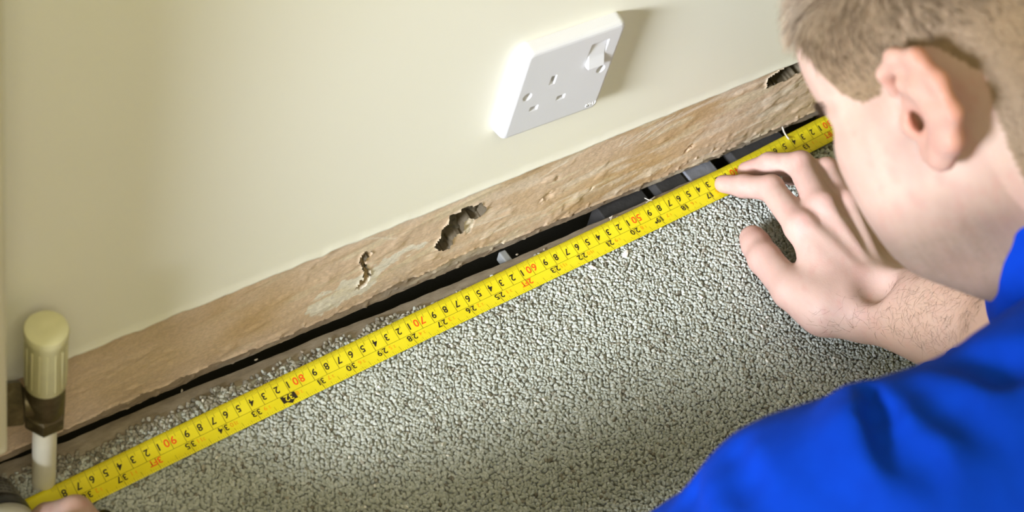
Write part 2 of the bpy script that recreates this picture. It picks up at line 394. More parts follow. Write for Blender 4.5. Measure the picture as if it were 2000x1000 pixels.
# ------------------------------------------------------------------ tape measure
PI_IN = 2.54
_tm = np.array([-5, 0, 15, 24, 31, 36, 43, 50, 60, 70, 80, 90, 98, 104.])
_ty = np.array([-.0130, -.0130, -.0135, -.0140, -.0165, -.0202, -.0236, -.0262, -.0295, -.0327, -.0366, -.0407, -.0442, -.047])
_dx = np.array([0, 0, 0, 0, .0005, .0002, -.0012, .0002, .0006, .0006, -.0004, -.0012, -.0018, -.002])
_k = np.ones(9)/9
_mm = np.arange(-5, 104, .5)
def _sm(a):
    b = np.interp(_mm, _tm, a); p = np.concatenate([np.full(8, b[0]), b, np.full(8, b[-1])]); p = np.convolve(np.convolve(p, _k, 'same'), _k, 'same'); q = p[8:-8]; q[:6] = b[:6]; q[-6:] = b[-6:]; return q
_yy, _xx = _sm(_ty), _sm(_dx)
TW = .0236
def TP(m, wv, dz=0.0):
    """m mark in cm, wv metres across from the wall-side edge"""
    m = np.asarray(m, float); wv = np.asarray(wv, float)
    x = .6-m/100+np.interp(m, _mm, _xx); y = np.interp(m, _mm, _yy)
    dy = (np.interp(m+1, _mm, _yy)-np.interp(m-1, _mm, _yy))/.02
    nl = np.sqrt(1+dy*dy); ty, tx = dy/nl, -1/nl
    off = wv-TW/2
    X = x+off*(ty)*1.0; Y = y-off*1.0
    c = (off/(TW/2))**2
    press = np.exp(-((m-40.5)/3.0)**2)*.6
    z = .0034+.0019*c*(1-press)+dz
    return np.stack([X, Y, z+0*X], -1)
yel = NT('yellow_blade'); v = yel.pos()
yel.base(yel.ramp(yel.noise(35, 4, .6, v), [(.3, (.76, .64, .008)), (.7, (.83, .72, .016))])).rough(.42)
blk = plain('black_ink', (.018, .012, .008), .5); red = plain('red_ink', (.85, .10, .006), .5); orn = plain('orange_ink', (.85, .34, .004), .5)
lin = plain('brown_line_ink', (.11, .075, .003), .5)
tape = empty('tape_measure', (-.43, -.047, 0)); tag(tape, 'yellow steel tape measure pulled out along the skirting line', 'tape measure')
def child_world(o): o.matrix_parent_inverse = o.parent.matrix_world.inverted() if False else Matrix.Translation(-Vector(o.parent.location))
def blade():
    ms = np.arange(0, 101.01, .5); ws = np.linspace(0, TW, 11)
    A, B = np.meshgrid(ms, ws, indexing='ij'); top = TP(A, B); bot = TP(A, B, -.00022)
    n, k = A.shape; V = np.concatenate([top.reshape(-1, 3), bot.reshape(-1, 3)]); ix = np.arange(n*k).reshape(n, k)
    f1 = np.stack([ix[:-1, :-1], ix[1:, :-1], ix[1:, 1:], ix[:-1, 1:]], -1).reshape(-1, 4)
    f2 = f1[:, ::-1]+n*k
    rim = []
    for a in (ix[:, 0], ix[::-1, -1]): rim.append(np.c_[a[:-1], a[:-1]+n*k, a[1:]+n*k, a[1:]])
    return np_mesh('blade', V, np.concatenate([f1, f2]+rim))
bl = link('blade', blade(), yel.m, tape, True); child_world(bl)
bl['label'] = 'yellow blade printed in centimetres and inches'
class Ink:
    def __init__(s): s.v = []; s.f3 = []; s.f4 = []; s.n = 0
    def quad(s, m0, m1, w0, w1, n=1):
        """strip between marks m0..m1 (cm) and across w0..w1 (m)"""
        if n == 1 and abs(w1-w0) > .003: n = 4
        t = np.linspace(0, 1, n+1)
        if abs(m1-m0) > .3:      # long along the tape
            t = np.linspace(0, 1, int(abs(m1-m0)/.5)+2)
            a = TP(m0+(m1-m0)*t, np.full(len(t), w0), LIFT); b = TP(m0+(m1-m0)*t, np.full(len(t), w1), LIFT)
        else:
            a = TP(np.full(len(t), m0), w0+(w1-w0)*t, LIFT); b = TP(np.full(len(t), m1), w0+(w1-w0)*t, LIFT)
        k = len(t); s.v += [a, b]; i = np.arange(k-1)+s.n
        s.f4.append(np.c_[i, i+1, i+1+k, i+k]); s.n += 2*k
    def text(s, ch, m, wv, size, bold=.012, xs=1.0, lift=None):
        """text centred on mark m, baseline at wv; read from the far side (upside down in the photo)"""
        V, T, wd = glyph(ch, bold)
        mx = m+(V[:, 0]-wd/2)*size*100*xs; ww = wv+V[:, 1]*size
        s.v.append(TP(mx, ww, LIFT if lift is None else lift)); s.f3.append(T+s.n); s.n += len(V)
    def make(s, name, mat, parent):
        fs = ([np.concatenate(s.f4)] if s.f4 else [])+([np.concatenate(s.f3)] if s.f3 else [])
        o = link(name, np_mesh(name, np.concatenate(s.v), fs), mat, parent); child = o
        return o
LIFT = .00016
_G = {}
def glyph(ch, bold):
    if (ch, bold) in _G: return _G[(ch, bold)]
    cu = bpy.data.curves.new('g', 'FONT'); cu.body = ch; cu.size = 1.0; cu.offset = bold; cu.resolution_u = 4; cu.fill_mode = 'FRONT'
    ob = bpy.data.objects.new('g', cu); me = ob.to_mesh()
    me.calc_loop_triangles()
    V = np.array([q.co[:2] for q in me.vertices]); T = np.array([t.vertices[:] for t in me.loop_triangles])
    V[:, 0] -= V[:, 0].min(); wd = V[:, 0].max()
    ob.to_mesh_clear(); bpy.data.objects.remove(ob); bpy.data.curves.remove(cu)
    _G[(ch, bold)] = (V, T, wd); return _G[(ch, bold)]
WC = .0134
def numeral(ch, edge, base, size, mat, bold=.018, lift=None, edge_is='right', xs=1.0):
    """one printed figure; 'edge' is the mark (cm) its right or left side (as read) sits at"""
    V, T, wd = glyph(ch, bold); wcm = wd*size*100*xs
    m0 = edge-wcm if edge_is == 'right' else (edge if edge_is == 'left' else edge-wcm/2)
    P = TP(m0+V[:, 0]*size*100*xs, base+V[:, 1]*size, LIFT if lift is None else lift)
    return link('numeral', np_mesh('numeral', P, T), mat, bl)
def markings():
    Ln, O, Bx = Ink(), Ink(), Ink()
    Ln.quad(.5, 98.5, WC-.00012, WC+.00012)
    for i in range(10, 985):
        m = i/10
        if i % 10 == 0: Ln.quad(m-.014, m+.014, .0001, WC)
        elif i % 5 == 0: Ln.quad(m-.010, m+.010, .0001, .0058)
        else: Ln.quad(m-.0085, m+.0085, .0001, .0034)
    for c in range(18, 99):
        if c % 10: numeral(str(c % 10), c-.09, .0052, .0072, blk)
        else:
            t, o_ = str(c)[0], str(c)[1]
            numeral(t, c-.07, .0048, .0080, red, .014); numeral(o_, c+.07, .0048, .0080, red, .014, None, 'left')
    for i in range(6, 615):
        m = i*PI_IN/16
        if m > 98.4: break
        if i % 16 == 0: Ln.quad(m-.014, m+.014, WC, TW-.0001)
        elif i % 8 == 0: Ln.quad(m-.009, m+.009, TW-.0052, TW-.0001)
        elif i % 4 == 0: Ln.quad(m-.0075, m+.0075, TW-.0036, TW-.0001)
        else: Ln.quad(m-.0065, m+.0065, TW-.0022, TW-.0001)
    for n in range(7, 39):
        m = n*PI_IN; s = str(n)
        if n % 12 == 0:
            numeral('%d' % (n//12), m-.10, WC+.0006, .0070, red, .02); numeral('FT', m-.03, WC+.0006, .0070, red, .02, None, 'left', .8)
            continue
        if n == 32:
            Bx.quad(m-.56, m+.56, WC+.0004, WC+.0064)
            t0 = TP(np.array([m-.28, m+.28, m]), np.array([WC+.0064, WC+.0064, WC+.0088]), LIFT); Bx.v.append(t0); Bx.f3.append(np.array([[0, 1, 2]])+Bx.n); Bx.n += 3
            numeral(s, m, WC+.0010, .0070, yel.m, .014, LIFT*2, 'mid')
        elif len(s) == 2:
            numeral(s[0], m-.07, WC+.0008, .0068, blk); numeral(s[1], m+.07, WC+.0008, .0068, blk, .018, None, 'left')
        else: numeral(s, m-.07, WC+.0008, .0068, blk)
        f = n//12; r = n % 12
        if f:
            O.text('%d' % f, m-1.02, WC+.0022, .0034, .002); O.text('%d' % r, m-.70, WC+.0012, .0050, .002)
    for q in (19.2,):
        m = q*PI_IN; t0 = TP(np.array([m-.14, m, m+.14, m]), np.array([TW-.0058, TW-.0072, TW-.0058, TW-.0044]), LIFT); Bx.v.append(t0); Bx.f4.append(np.array([[0, 1, 2, 3]])+Bx.n); Bx.n += 4
    tag(Ln.make('graduation_lines', lin, bl), kind='stuff')
    tag(O.make('small_orange_numerals', orn, bl), kind='stuff')
    tag(Bx.make('black_markers', blk, bl), kind='stuff')
markings()
# steel hook at the zero end
bm = bmesh.new(); p = TP(np.array([0.0]), np.array([TW/2]))[0]
box_bm(bm, (p[0]+.001, p[1], p[2]+.0008), (.016, TW*.8, .0009), None, .0003)
box_bm(bm, (p[0]+.0085, p[1], p[2]-.002+.0008), (.001, TW*.8, .006), None, .0003)
hk = link('hook', bm_mesh(bm, 'hook'), plain('steel', (.6, .6, .6), .35, .05, 60, 0, 1.0), tape); child_world(hk)

# tape case, at the lower left beside the pipe
rub = plain('black_rubber', (.012, .012, .012), .45); chc = plain('charcoal_plastic', (.12, .11, .092), .5); crm = plain('pale_case_band', (.52, .50, .44), .4); txt = plain('label_print', (.025, .022, .018), .6)
def tape_case():
    c0 = np.array([-.4420, -.052, 0.0])
    prof = [(-.034, .004), (-.030, .001), (.030, .001), (.034, .005), (.0345, .020), (.030, .034), (.024, .045), (.012, .0555), (-.010, .058), (-.024, .054), (-.033, .042), (-.0355, .024)]
    # smooth the side profile
    P = np.array(prof); 
    for _ in range(2):
        Q = np.empty((2*len(P), 2)); nx_ = np.roll(P, -1, 0); Q[0::2] = .75*P+.25*nx_; Q[1::2] = .25*P+.75*nx_; P = Q
    def loft(yl, sc):
        n = len(P); V = []; cz = np.array([0, .028])
        for y_, s_ in zip(yl, sc): q = cz+(P-cz)*s_; V.append(np.c_[c0[0]+q[:, 0], np.full(n, c0[1]+y_), q[:, 1]])
        V = np.concatenate(V); i = np.arange(n); j = (i+1) % n; fs = []
        for r in range(len(yl)-1): fs.append(np.c_[r*n+i, r*n+j, (r+1)*n+j, (r+1)*n+i])
        a = len(V); V = np.concatenate([V, [[c0[0], c0[1]+yl[0], .028], [c0[0], c0[1]+yl[-1], .028]]])
        f3 = np.concatenate([np.c_[j, i, np.full(n, a)], np.c_[(len(yl)-1)*n+i, (len(yl)-1)*n+j, np.full(n, a+1)]])
        return V, np.concatenate(fs), f3
    V, f4, f3 = loft([-.021, -.020, -.0175, -.010, .010, .0175, .020, .021], [.90, .955, .985, 1, 1, .985, .955, .90])
    o = link('case', np_mesh('case', V, [f4, f3]), chc, tape, True); child_world(o); o['label'] = 'charcoal tape case with small print, held under the hand'
    V, f4, f3 = loft([-.0030, -.0028, .0048, .005], [1.0, 1.03, 1.03, 1.0])
    b = link('grip_band', np_mesh('grip_band', V, [f4, f3]), rub, o, True)
    V, f4, f3 = loft([-.0160, -.0155, -.0042, -.0040], [.99, 1.045, 1.045, 1.0])
    link('pale_band', np_mesh('pale_band', V, [f4, f3]), crm, o, True)['label'] = 'cream band round the case'
    # rows of small print across the top, dark on charcoal
    Q = P[np.argsort(P[:, 0])]; Q = Q[Q[:, 1] > .030]; g_ = np.random.default_rng(4); vv = []; ff = []
    for yr in (.0075, .0100, .0125, .0150, .0172):
        x_ = -.012
        while x_ < .026:
            w_ = g_.uniform(.0010, .0030); xa, xb = x_, min(x_+w_, .027); k0 = len(vv)
            for xx, yy in ((xa, yr-.0006), (xb, yr-.0006), (xb, yr+.0006), (xa, yr+.0006)):
                vv.append((c0[0]+xx, c0[1]+yy, np.interp(xx, Q[:, 0], Q[:, 1])+.0005))
            ff.append((k0, k0+1, k0+2, k0+3)); x_ = xb+g_.uniform(.0005, .0012)
    tag(link('small_print', np_mesh('small_print', vv, np.array(ff)), txt, o), kind='stuff')
    bm = bmesh.new(); a_ = onz(212, 1003, .006); b_ = onz(180, 1050, .012)
    d_ = Vector(b_-a_); L_ = d_.length
    bmesh.ops.create_cone(bm, cap_ends=True, segments=16, radius1=.0058, radius2=.0058, depth=L_)
    bmesh.ops.bevel(bm, geom=[e for e in bm.edges if abs(e.verts[0].co.z-e.verts[1].co.z) < 1e-6], offset=.003, segments=3, affect='EDGES')
    bmesh.ops.transform(bm, matrix=Matrix.Translation((a_+b_)/2) @ d_.to_track_quat('Z', 'Y').to_matrix().to_4x4(), verts=bm.verts)
    st_ = link('strap_end', bm_mesh(bm, 'strap_end'), rub, tape, True); child_world(st_)
    return o
case = tape_case()

# ------------------------------------------------------------------ socket outlet
wp = NT('white_socket_plastic'); wp.base(wp.ramp(wp.noise(20, 3, .5, wp.pos()), [(.3, (.66, .65, .655)), (.7, (.68, .67, .675))])).rough(.38)
dkh = plain('shaded_slot_shutter', (.03, .025, .018), .7); brs = plain('dull_screw', (.30, .25, .17), .45, .1, 80, 0, .8)  # shutter colour darkened to stand in for shade inside the pin slots
sock = empty('socket_outlet', (-.0079, 0.0, .1965)); sock.rotation_euler = (0, .045, 0)
tag(sock, 'white single switched wall socket above the bare plaster', 'socket')
def rrect(w_, h_, r, n=6):
    pts = []
    for cx, cz, a0 in ((w_/2-r, h_/2-r, 0), (-w_/2+r, h_/2-r, 90), (-w_/2+r, -h_/2+r, 180), (w_/2-r, -h_/2+r, 270)):
        for i in range(n+1): a = math.radians(a0+90*i/n); pts.append((cx+r*math.cos(a), cz+r*math.sin(a)))
    return np.array(pts)
def faceplate():
    S = .0826; Hh = .0850
    secs = [(.0, 0, 0.0), (-.0010, .0, 0.0), (-.0072, .0006, .0), (-.0090, .0012, .0), (-.0101, .0024, .0), (-.0105, .0040, .0)]
    V = []; n = None
    for y_, ins, _ in secs:
        q = rrect(S-2*ins, Hh-2*ins, max(.0055-ins*.7, .001)); n = len(q); V.append(np.c_[q[:, 0], np.full(n, y_), q[:, 1]])
    i = np.arange(n); j = (i+1) % n
    fs = np.concatenate([np.c_[r*n+i, r*n+j, (r+1)*n+j, (r+1)*n+i] for r in range(len(secs)-1)])
    bm = bmesh.new(); vv = [bm.verts.new(p) for p in np.concatenate(V)]
    for f_ in fs: bm.faces.new([vv[k] for k in f_])
    bm.faces.new([vv[k] for k in range(n)][::-1]); bm.faces.new([vv[(len(secs)-1)*n+k] for k in range(n)])
    bmesh.ops.recalc_face_normals(bm, faces=bm.faces)
    return bm_mesh(bm, 'faceplate')
def sock_uv(x, y):       # photo point on the front face -> local x,z
    P = ony(x, y, -.0105)-np.array([-.0079, 0, .1965]); a = .045
    return np.array([P[0]*math.cos(a)-P[2]*math.sin(a), P[0]*math.sin(a)+P[2]*math.cos(a)])
def build_socket():
    fp = link('faceplate', faceplate(), wp.m, sock)
    cut = bmesh.new()
    e = sock_uv(1080, 157); l_ = sock_uv(1042, 212); n_ = sock_uv(1095, 190)
    for c, s in ((e, (.0042, .0082)), (l_, (.0066, .0042)), (n_, (.0066, .0042))): box_bm(cut, (c[0], -.010, c[1]), (s[0], .014, s[1]))
    s1 = sock_uv(1030, 190); s2 = sock_uv(1173, 135)
    for c in (s1, s2):
        r = bmesh.ops.create_cone(cut, cap_ends=True, segments=24, radius1=.0034, radius2=.0034, depth=.014)
        bmesh.ops.rotate(cut, verts=r['verts'], cent=(0, 0, 0), matrix=Matrix.Rotation(math.pi/2, 3, 'X')); bmesh.ops.translate(cut, verts=r['verts'], vec=(c[0], -.010, c[1]))
    rk = sock_uv(1166, 104); rw, rh = .0145, .0215
    box_bm(cut, (rk[0], -.0095, rk[1]), (rw, .0075, rh))
    co = link('cutter', bm_mesh(cut, 'cutter'))
    co.parent = sock
    md = fp.modifiers.new('b', 'BOOLEAN'); md.object = co; md.operation = 'DIFFERENCE'; md.solver = 'EXACT'
    bpy.context.view_layer.update(); dg = bpy.context.evaluated_depsgraph_get()
    me = bpy.data.meshes.new_from_object(fp.evaluated_get(dg)); fp.modifiers.clear(); fp.data = me; me.name = 'faceplate'
    bpy.data.objects.remove(co)
    bv = fp.modifiers.new('bev', 'BEVEL'); bv.width = .0004; bv.segments = 2; bv.limit_method = 'ANGLE'; bv.angle_limit = math.radians(50)
    # rocker: tilted wedge sitting in the recess
    bm = bmesh.new(); hw = rw/2-.0004; hh = rh/2-.0004
    prof = [(-hh, -.0060), (-hh, -.0142), (-hh*.2, -.0108), (hh*.85, -.0088), (hh, -.0060)]
    ring = []
    for sx in (-hw, hw): ring.append([bm.verts.new((rk[0]+sx, y_, rk[1]+z_)) for z_, y_ in prof])
    for k in range(len(prof)): a = (k+1) % len(prof); bm.faces.new([ring[0][k], ring[0][a], ring[1][a], ring[1][k]])
    bm.faces.new(ring[0][::-1]); bm.faces.new(ring[1]); bmesh.ops.recalc_face_normals(bm, faces=bm.faces)
    bmesh.ops.bevel(bm, geom=list(bm.edges), offset=.0004, segments=2, affect='EDGES')
    o = link('rocker_switch', bm_mesh(bm, 'rocker_switch'), wp.m, sock); o['label'] = 'white rocker switch, lower end raised'
    for c in (s1, s2):
        bm = bmesh.new(); r = bmesh.ops.create_cone(bm, cap_ends=True, segments=20, radius1=.0032, radius2=.0030, depth=.0015)
        box_bm(bm, (0, 0, -.0008), (.0060, .0007, .0003))
        bmesh.ops.rotate(bm, verts=bm.verts, cent=(0, 0, 0), matrix=Matrix.Rotation(math.pi/2, 3, 'X')); bmesh.ops.translate(bm, verts=bm.verts, vec=(c[0], -.0058, c[1]))
        link('screw', bm_mesh(bm, 'screw'), brs, sock)['label'] = 'recessed screw'
    for c, s in ((e, (.0042, .0082)), (l_, (.0066, .0042)), (n_, (.0066, .0042))):
        bm = bmesh.new(); box_bm(bm, (c[0]+.0004, -.0036, c[1]), (s[0]*.98, .0010, s[1]*.98)); link('pin_shutter', bm_mesh(bm, 'pin_shutter'), dkh, sock)
    # raised maker's lettering, lower right corner
    lg = sock_uv(1142, 208); lg2 = sock_uv(1164, 198)
    V, T, wd = glyph('MLU', .01); W = .0082
    a = (lg+lg2)/2
    X = a[0]+(V[:, 0]/wd-.5)*W; Z = a[1]+(V[:, 1]-.35)*.0040
    n = len(V); Vt = np.concatenate([np.c_[X, np.full(n, -.01085), Z], np.c_[X, np.full(n, -.0104), Z]])
    me = np_mesh('lettering', Vt, T); o = link('lettering', me, plain('white_letter', (.9, .89, .88), .35), sock)
    so = o.modifiers.new('s', 'SOLIDIFY'); so.thickness = .0004
build_socket()

# ------------------------------------------------------------------ radiator, valve and pipe
radp = plain('cream_enamel', (.62, .575, .43), .35, .04, 8); capm = plain('aged_cream_plastic', (.62, .58, .34), .45, .08, 30)
brass = NT('tarnished_brass'); v = brass.pos(); brass.base(brass.ramp(brass.noise(90, 5, .7, v), [(.3, (.055, .040, .018)), (.55, (.11, .085, .042)), (.8, (.26, .21, .12))])).rough(.42); brass.b.inputs['Metallic'].default_value = .55; brass.bump(brass.noise(200, 4, .6, v), .3, .0008)
pipm = plain('painted_pipe', (.78, .74, .62), .32, .05, 30)
def radiator():
    o = empty('radiator', (-.80, -.03, .0)); tag(o, 'cream panel radiator at the left edge, its side only just in view', 'radiator')
    bm = bmesh.new(); box_bm(bm, (-.4195-.35+.80, -.009, .385), (.70, .012, .59), None, .0028, 3)
    box_bm(bm, (-.4580-.32+.80, -.0235, .392), (.64, .021, .555), None, .009, 4)      # deep face out of view, added to widen the shadow on the wall
    # pressed vertical flutes
    for k in range(18): box_bm(bm, (-.4850-.034*k+.80, -.0340, .392), (.018, .004, .50), None, .0014, 2)
    link('front_panel', bm_mesh(bm, 'front_panel'), radp, o, False)
    bm = bmesh.new(); box_bm(bm, (-.4260-.34+.80, .014, .385), (.68, .012, .56), None, .004, 3); link('back_panel', bm_mesh(bm, 'back_panel'), radp, o)
    return o
RADF = -.056
radiator()
def lathe(bm, prof, seg, c, axis='Z', dirv=None):
    rings = []
    q = Vector((0, 0, 1)).rotation_difference(Vector(dirv)) if dirv is not None else None
    for r, h in prof:
        ring = []
        for k in range(seg):
            a = 2*math.pi*k/seg; p = Vector((r*math.cos(a), r*math.sin(a), h))
            if q: p = q @ p
            ring.append(bm.verts.new(Vector(c)+p))
        rings.append(ring)
    for i in range(len(rings)-1):
        for k in range(seg): bm.faces.new([rings[i][k], rings[i][(k+1) % seg], rings[i+1][(k+1) % seg], rings[i+1][k]])
    bm.faces.new(rings[0][::-1]); bm.faces.new(rings[-1])
def auto_smooth(o, ang=40):
    o.data.shade_smooth()
    e = [ed.index for ed in o.data.edges]
    try: o.data.set_sharp_from_angle(angle=math.radians(ang))
    except Exception: pass
def valve():
    px, py = -.3865, -.0260
    o = empty('radiator_valve', (px, py, 0)); tag(o, 'radiator valve with cream cap and white pipe beside the radiator', 'valve')
    def part(name, mat, fn, parent=o, ang=40):
        bm = bmesh.new(); fn(bm); bmesh.ops.recalc_face_normals(bm, faces=bm.faces)
        q = link(name, bm_mesh(bm, name), mat, parent); auto_smooth(q, ang); return q
    part('pipe', pipm, lambda b: lathe(b, [(.0076, -.02), (.0076, .086)], 32, (0, 0, 0)))['label'] = 'white painted pipe rising from the floor'
    part('pipe_nut', brass.m, lambda b: lathe(b, [(.0100, .0755), (.0128, .0765), (.0134, .079), (.0134, .0885), (.0112, .091)], 6, (0, 0, 0)), ang=20)
    part('valve_body', brass.m, lambda b: (lathe(b, [(.0110, .089), (.0120, .093), (.0120, .112), (.0112, .116), (.0112, .130)], 32, (0, 0, 0)), lathe(b, [(.0095, 0), (.0095, .020)], 24, (0, 0, .0985), dirv=(-.93, .36, 0))))
    part('tail_nut', brass.m, lambda b: lathe(b, [(.0115, .0125), (.0148, .0140), (.0152, .016), (.0152, .0285), (.0125, .0305), (.0105, .031), (.0105, .048)], 6, (0, 0, .0985), dirv=(-.93, .36, 0)), ang=20)
    def capf(b):
        lathe(b, [(.0118, .1185), (.0126, .1195), (.0122, .166), (.0131, .168), (.0132, .1735), (.0127, .1752), (.0110, .1758), (.004, .1758)], 40, (0, 0, 0))
    cp = part('cap', capm, capf); cp['label'] = 'cream plastic cap with flat round top'
    rb = bmesh.new()
    for k in range(16):
        a = 2*math.pi*k/16; box_bm(rb, (.0121*math.cos(a), .0121*math.sin(a), .143), (.0012, .0009, .038), Matrix.Rotation(a, 3, 'Z') if False else None)
    link('grip_rib', bm_mesh(rb, 'grip_rib'), capm, cp)
valve()
# ------------------------------------------------------------------ crumbs of plaster and fibres
crm_m = plain('plaster_crumb', (.80, .77, .70), .8)
def crumb_mesh(r, flat, seed):
    g = np.random.default_rng(seed); bm = bmesh.new(); bmesh.ops.create_icosphere(bm, subdivisions=1, radius=r)
    for v_ in bm.verts: v_.co = Vector((v_.co.x*(1+g.uniform(-.35, .35)), v_.co.y*(.6+g.uniform(-.25, .25)), v_.co.z*flat*(1+g.uniform(-.3, .3))))
    return bm_mesh(bm, 'plaster_crumb')
def crumb(px, py, me, label, rz, z=.0030, group=None):
    P = onz(px, py, z); o = bpy.data.objects.new('plaster_crumb', me); COL.objects.link(o); o.location = P; o.rotation_euler = (random.uniform(-.4, .4), random.uniform(-.3, .3), rz)
    if not me.materials: me.materials.append(crm_m)
    return tag(o, label, 'crumb', group)
crumb(1222, 496, crumb_mesh(.0042, .25, 1), 'largest white flake of plaster on the carpet, below the middle of the tape', .75)
crumb(1156, 521, crumb_mesh(.0030, .4, 2), 'white plaster crumb beside the tape near its 60 mark', 2.2)
for k_, (a_, b_) in enumerate([(1146, 515), (1163, 524)]): crumb(a_, b_, crumb_mesh(.0016, .5, 3+k_), ('small white splinter just left of the crumb near the 60 mark', 'small white splinter just right of the crumb near the 60 mark')[k_], k_*1.3)
crumb(1290, 446, crumb_mesh(.0019, .5, 8), 'white plaster crumb on the carpet under the 19 inch mark', .4)
cm = [crumb_mesh(.0014, .7, 20+k) for k in range(4)]
for k, (a_, b_) in enumerate([(713, 990), (795, 990), (922, 660), (738, 769), (740, 756), (864, 868), (732, 949), (1047, 788), (1363, 665), (1367, 578), (1371, 581), (1296, 606), (1315, 657), (1488, 637), (1477, 648), (1498, 620), (1431, 663), (1498, 705), (1630, 713), (1629, 699), (1454, 763), (1362, 706), (1254, 792), (780, 890), (423, 894), (188, 897), (682, 893), (1061, 780), (985, 822), (874, 890), (396, 782), (680, 520), (1250, 668), (1420, 560)]):
    if b_ == 520: continue
    plc = ('just above the tape near its left end' if a_ < 200 else 'near the bottom edge of the picture' if b_ > 930 else 'right of the wrist, above the blue sleeve' if a_ > 1600 else
           'below the thumb and wrist of the flat hand' if a_ > 1400 else 'left of the thumb, in the right part of the carpet' if a_ > 1240 else
           'close under the tape' if b_ < 700 or a_ < 450 else 'in the lower middle of the carpet' if b_ > 860 else 'in the middle of the carpet')
    crumb(a_, b_, cm[k % 4], 'tiny white plaster crumb '+plc, random.uniform(0, 6), .0030, 'tiny plaster crumbs '+plc)
dcr = plain('dusty_crumb', (.34, .29, .22), .9)
for k, (a_, b_, lb) in enumerate([(1010, 497, 'pale crumb on the bare floor strip under the 60 mark'), (1063, 488, 'pale crumb on the bare floor strip right of the 60 mark'), (590, 687, 'pale speck on the bare floor strip above the 80 mark'), (500, 703, 'pale speck at the edge of the dark gap, left of the 80 mark'), (355, 763, 'pale speck lodged in the dark gap above the 90 mark')]):
    cmk = crumb_mesh(.0014, .6, 40+k); cmk.materials.append(dcr); crumb(a_, b_, cmk, lb, k, -.0006)
fib_m = plain('pale_fibre', (.62, .56, .47), .8)
def fibre(pts, r, label):
    bm = bmesh.new(); P = np.array(pts); rings = []
    for i in range(len(P)):
        d = P[min(i+1, len(P)-1)]-P[max(i-1, 0)]; d /= np.linalg.norm(d); a_ = np.cross(d, [0, 0, 1.0]); a_ /= max(np.linalg.norm(a_), 1e-9); b_ = np.cross(d, a_)
        rings.append([bm.verts.new(P[i]+r*(math.cos(t)*a_+math.sin(t)*b_)) for t in (0, 1.57, 3.14, 4.71)])
    for i in range(len(rings)-1):
        for k in range(4): bm.faces.new([rings[i][k], rings[i][(k+1) % 4], rings[i+1][(k+1) % 4], rings[i+1][k]])
    bm.faces.new(rings[0]); bm.faces.new(rings[-1][::-1]); bmesh.ops.recalc_face_normals(bm, faces=bm.faces)
    return tag(link('fibre', bm_mesh(bm, 'fibre'), fib_m), label, 'fibre')
fibre([onz(1528, 248, .004), onz(1531, 257, .004), onz(1536, 266, .005), onz(1541, 272, .006)], .0007, 'short pale fibre curling out of the gap left of his cheek')
fibre([onz(1259, 387, .001), onz(1268, 391, .0015), onz(1280, 393, .001)], .0004, 'thin pale fibre across the gap near the 50 mark')
fibre([onz(1262, 396, .001), onz(1272, 389, .0015), onz(1279, 384, .001)], .0004, 'second thin pale fibre crossing the first near the 50 mark')
fibre([onz(1190, 426, .0), onz(1196, 422, .001), onz(1193, 430, .001)], .0006, 'tuft of pale lint on the floor edge left of the 50 mark')
# ------------------------------------------------------------------ person: signed-distance body, meshed with surface nets
class SDF:
    """ordered groups of primitives; each group is unioned to the rest with its own blend radius"""
    def __init__(s): s.g = []; s.rs = 1.0
    def group(s, k): s.g.append((k, [])); return s
    def cap(s, a, b, r1, r2, k=.004, sub=False):
        a = np.asarray(a, float); b = np.asarray(b, float)
        r1 *= s.rs; r2 *= s.rs
        s.g[-1][1].append(('c', a, b, r1, r2, k, sub, (a+b)/2, np.linalg.norm(b-a)/2+max(r1, r2))); return s
    def chain(s, pts, rs, k=.004):
        for i in range(len(pts)-1): s.cap(pts[i], pts[i+1], rs[i], rs[i+1], k)
        return s
    def ell(s, c, rad, B=None, k=.004, sub=False):
        c = np.asarray(c, float); rad = np.asarray(rad, float)*s.rs; B = np.eye(3) if B is None else np.asarray(B, float)
        s.g[-1][1].append(('e', c, B, rad, None, k, sub, c, rad.max())); return s
    @staticmethod
    def _prim(p, P):
        if p[0] == 'c':
            a, b, r1, r2 = p[1:5]; ba = b-a; pa = P-a
            h = np.clip((pa@ba)/max(ba@ba, 1e-12), 0, 1)
            q = pa-h[:, None]*ba
            return np.sqrt(np.einsum('ij,ij->i', q, q))-(r1+(r2-r1)*h)
        c, B, rad = p[1:4]
        q = (P-c)@B.T
        k0 = np.sqrt(np.einsum('ij,ij->i', q/rad, q/rad)); k1 = np.sqrt(np.einsum('ij,ij->i', q/rad**2, q/rad**2))
        return k0*(k0-1)/np.maximum(k1, 1e-9)
    def near(s, c, r):
        out = []
        for k, pr in s.g:
            sel = [p for p in pr if np.linalg.norm(p[7]-c) < p[8]+r+p[5]+.012]
            if sel: out.append((k, sel))
        return out
    def ev(s, P, g=None):
        D = np.full(len(P), 9.0)
        for k, pr in (s.g if g is None else g):
            d = None
            subs = [p for p in pr if p[6]]
            for p in pr:
                if p[6]: continue
                e = s._prim(p, P)
                if d is None: d = e
                else:
                    kk = p[5]; h = np.maximum(kk-np.abs(d-e), 0)/kk; d = np.minimum(d, e)-h*h*kk*.25
            if d is not None:
                h = np.maximum(k-np.abs(D-d), 0)/k; D = np.minimum(D, d)-h*h*k*.25
            for p in subs:
                e = -s._prim(p, P); kk = p[5]; h = np.maximum(kk-np.abs(D-e), 0)/kk; D = np.maximum(D, e)+h*h*kk*.25
        return D

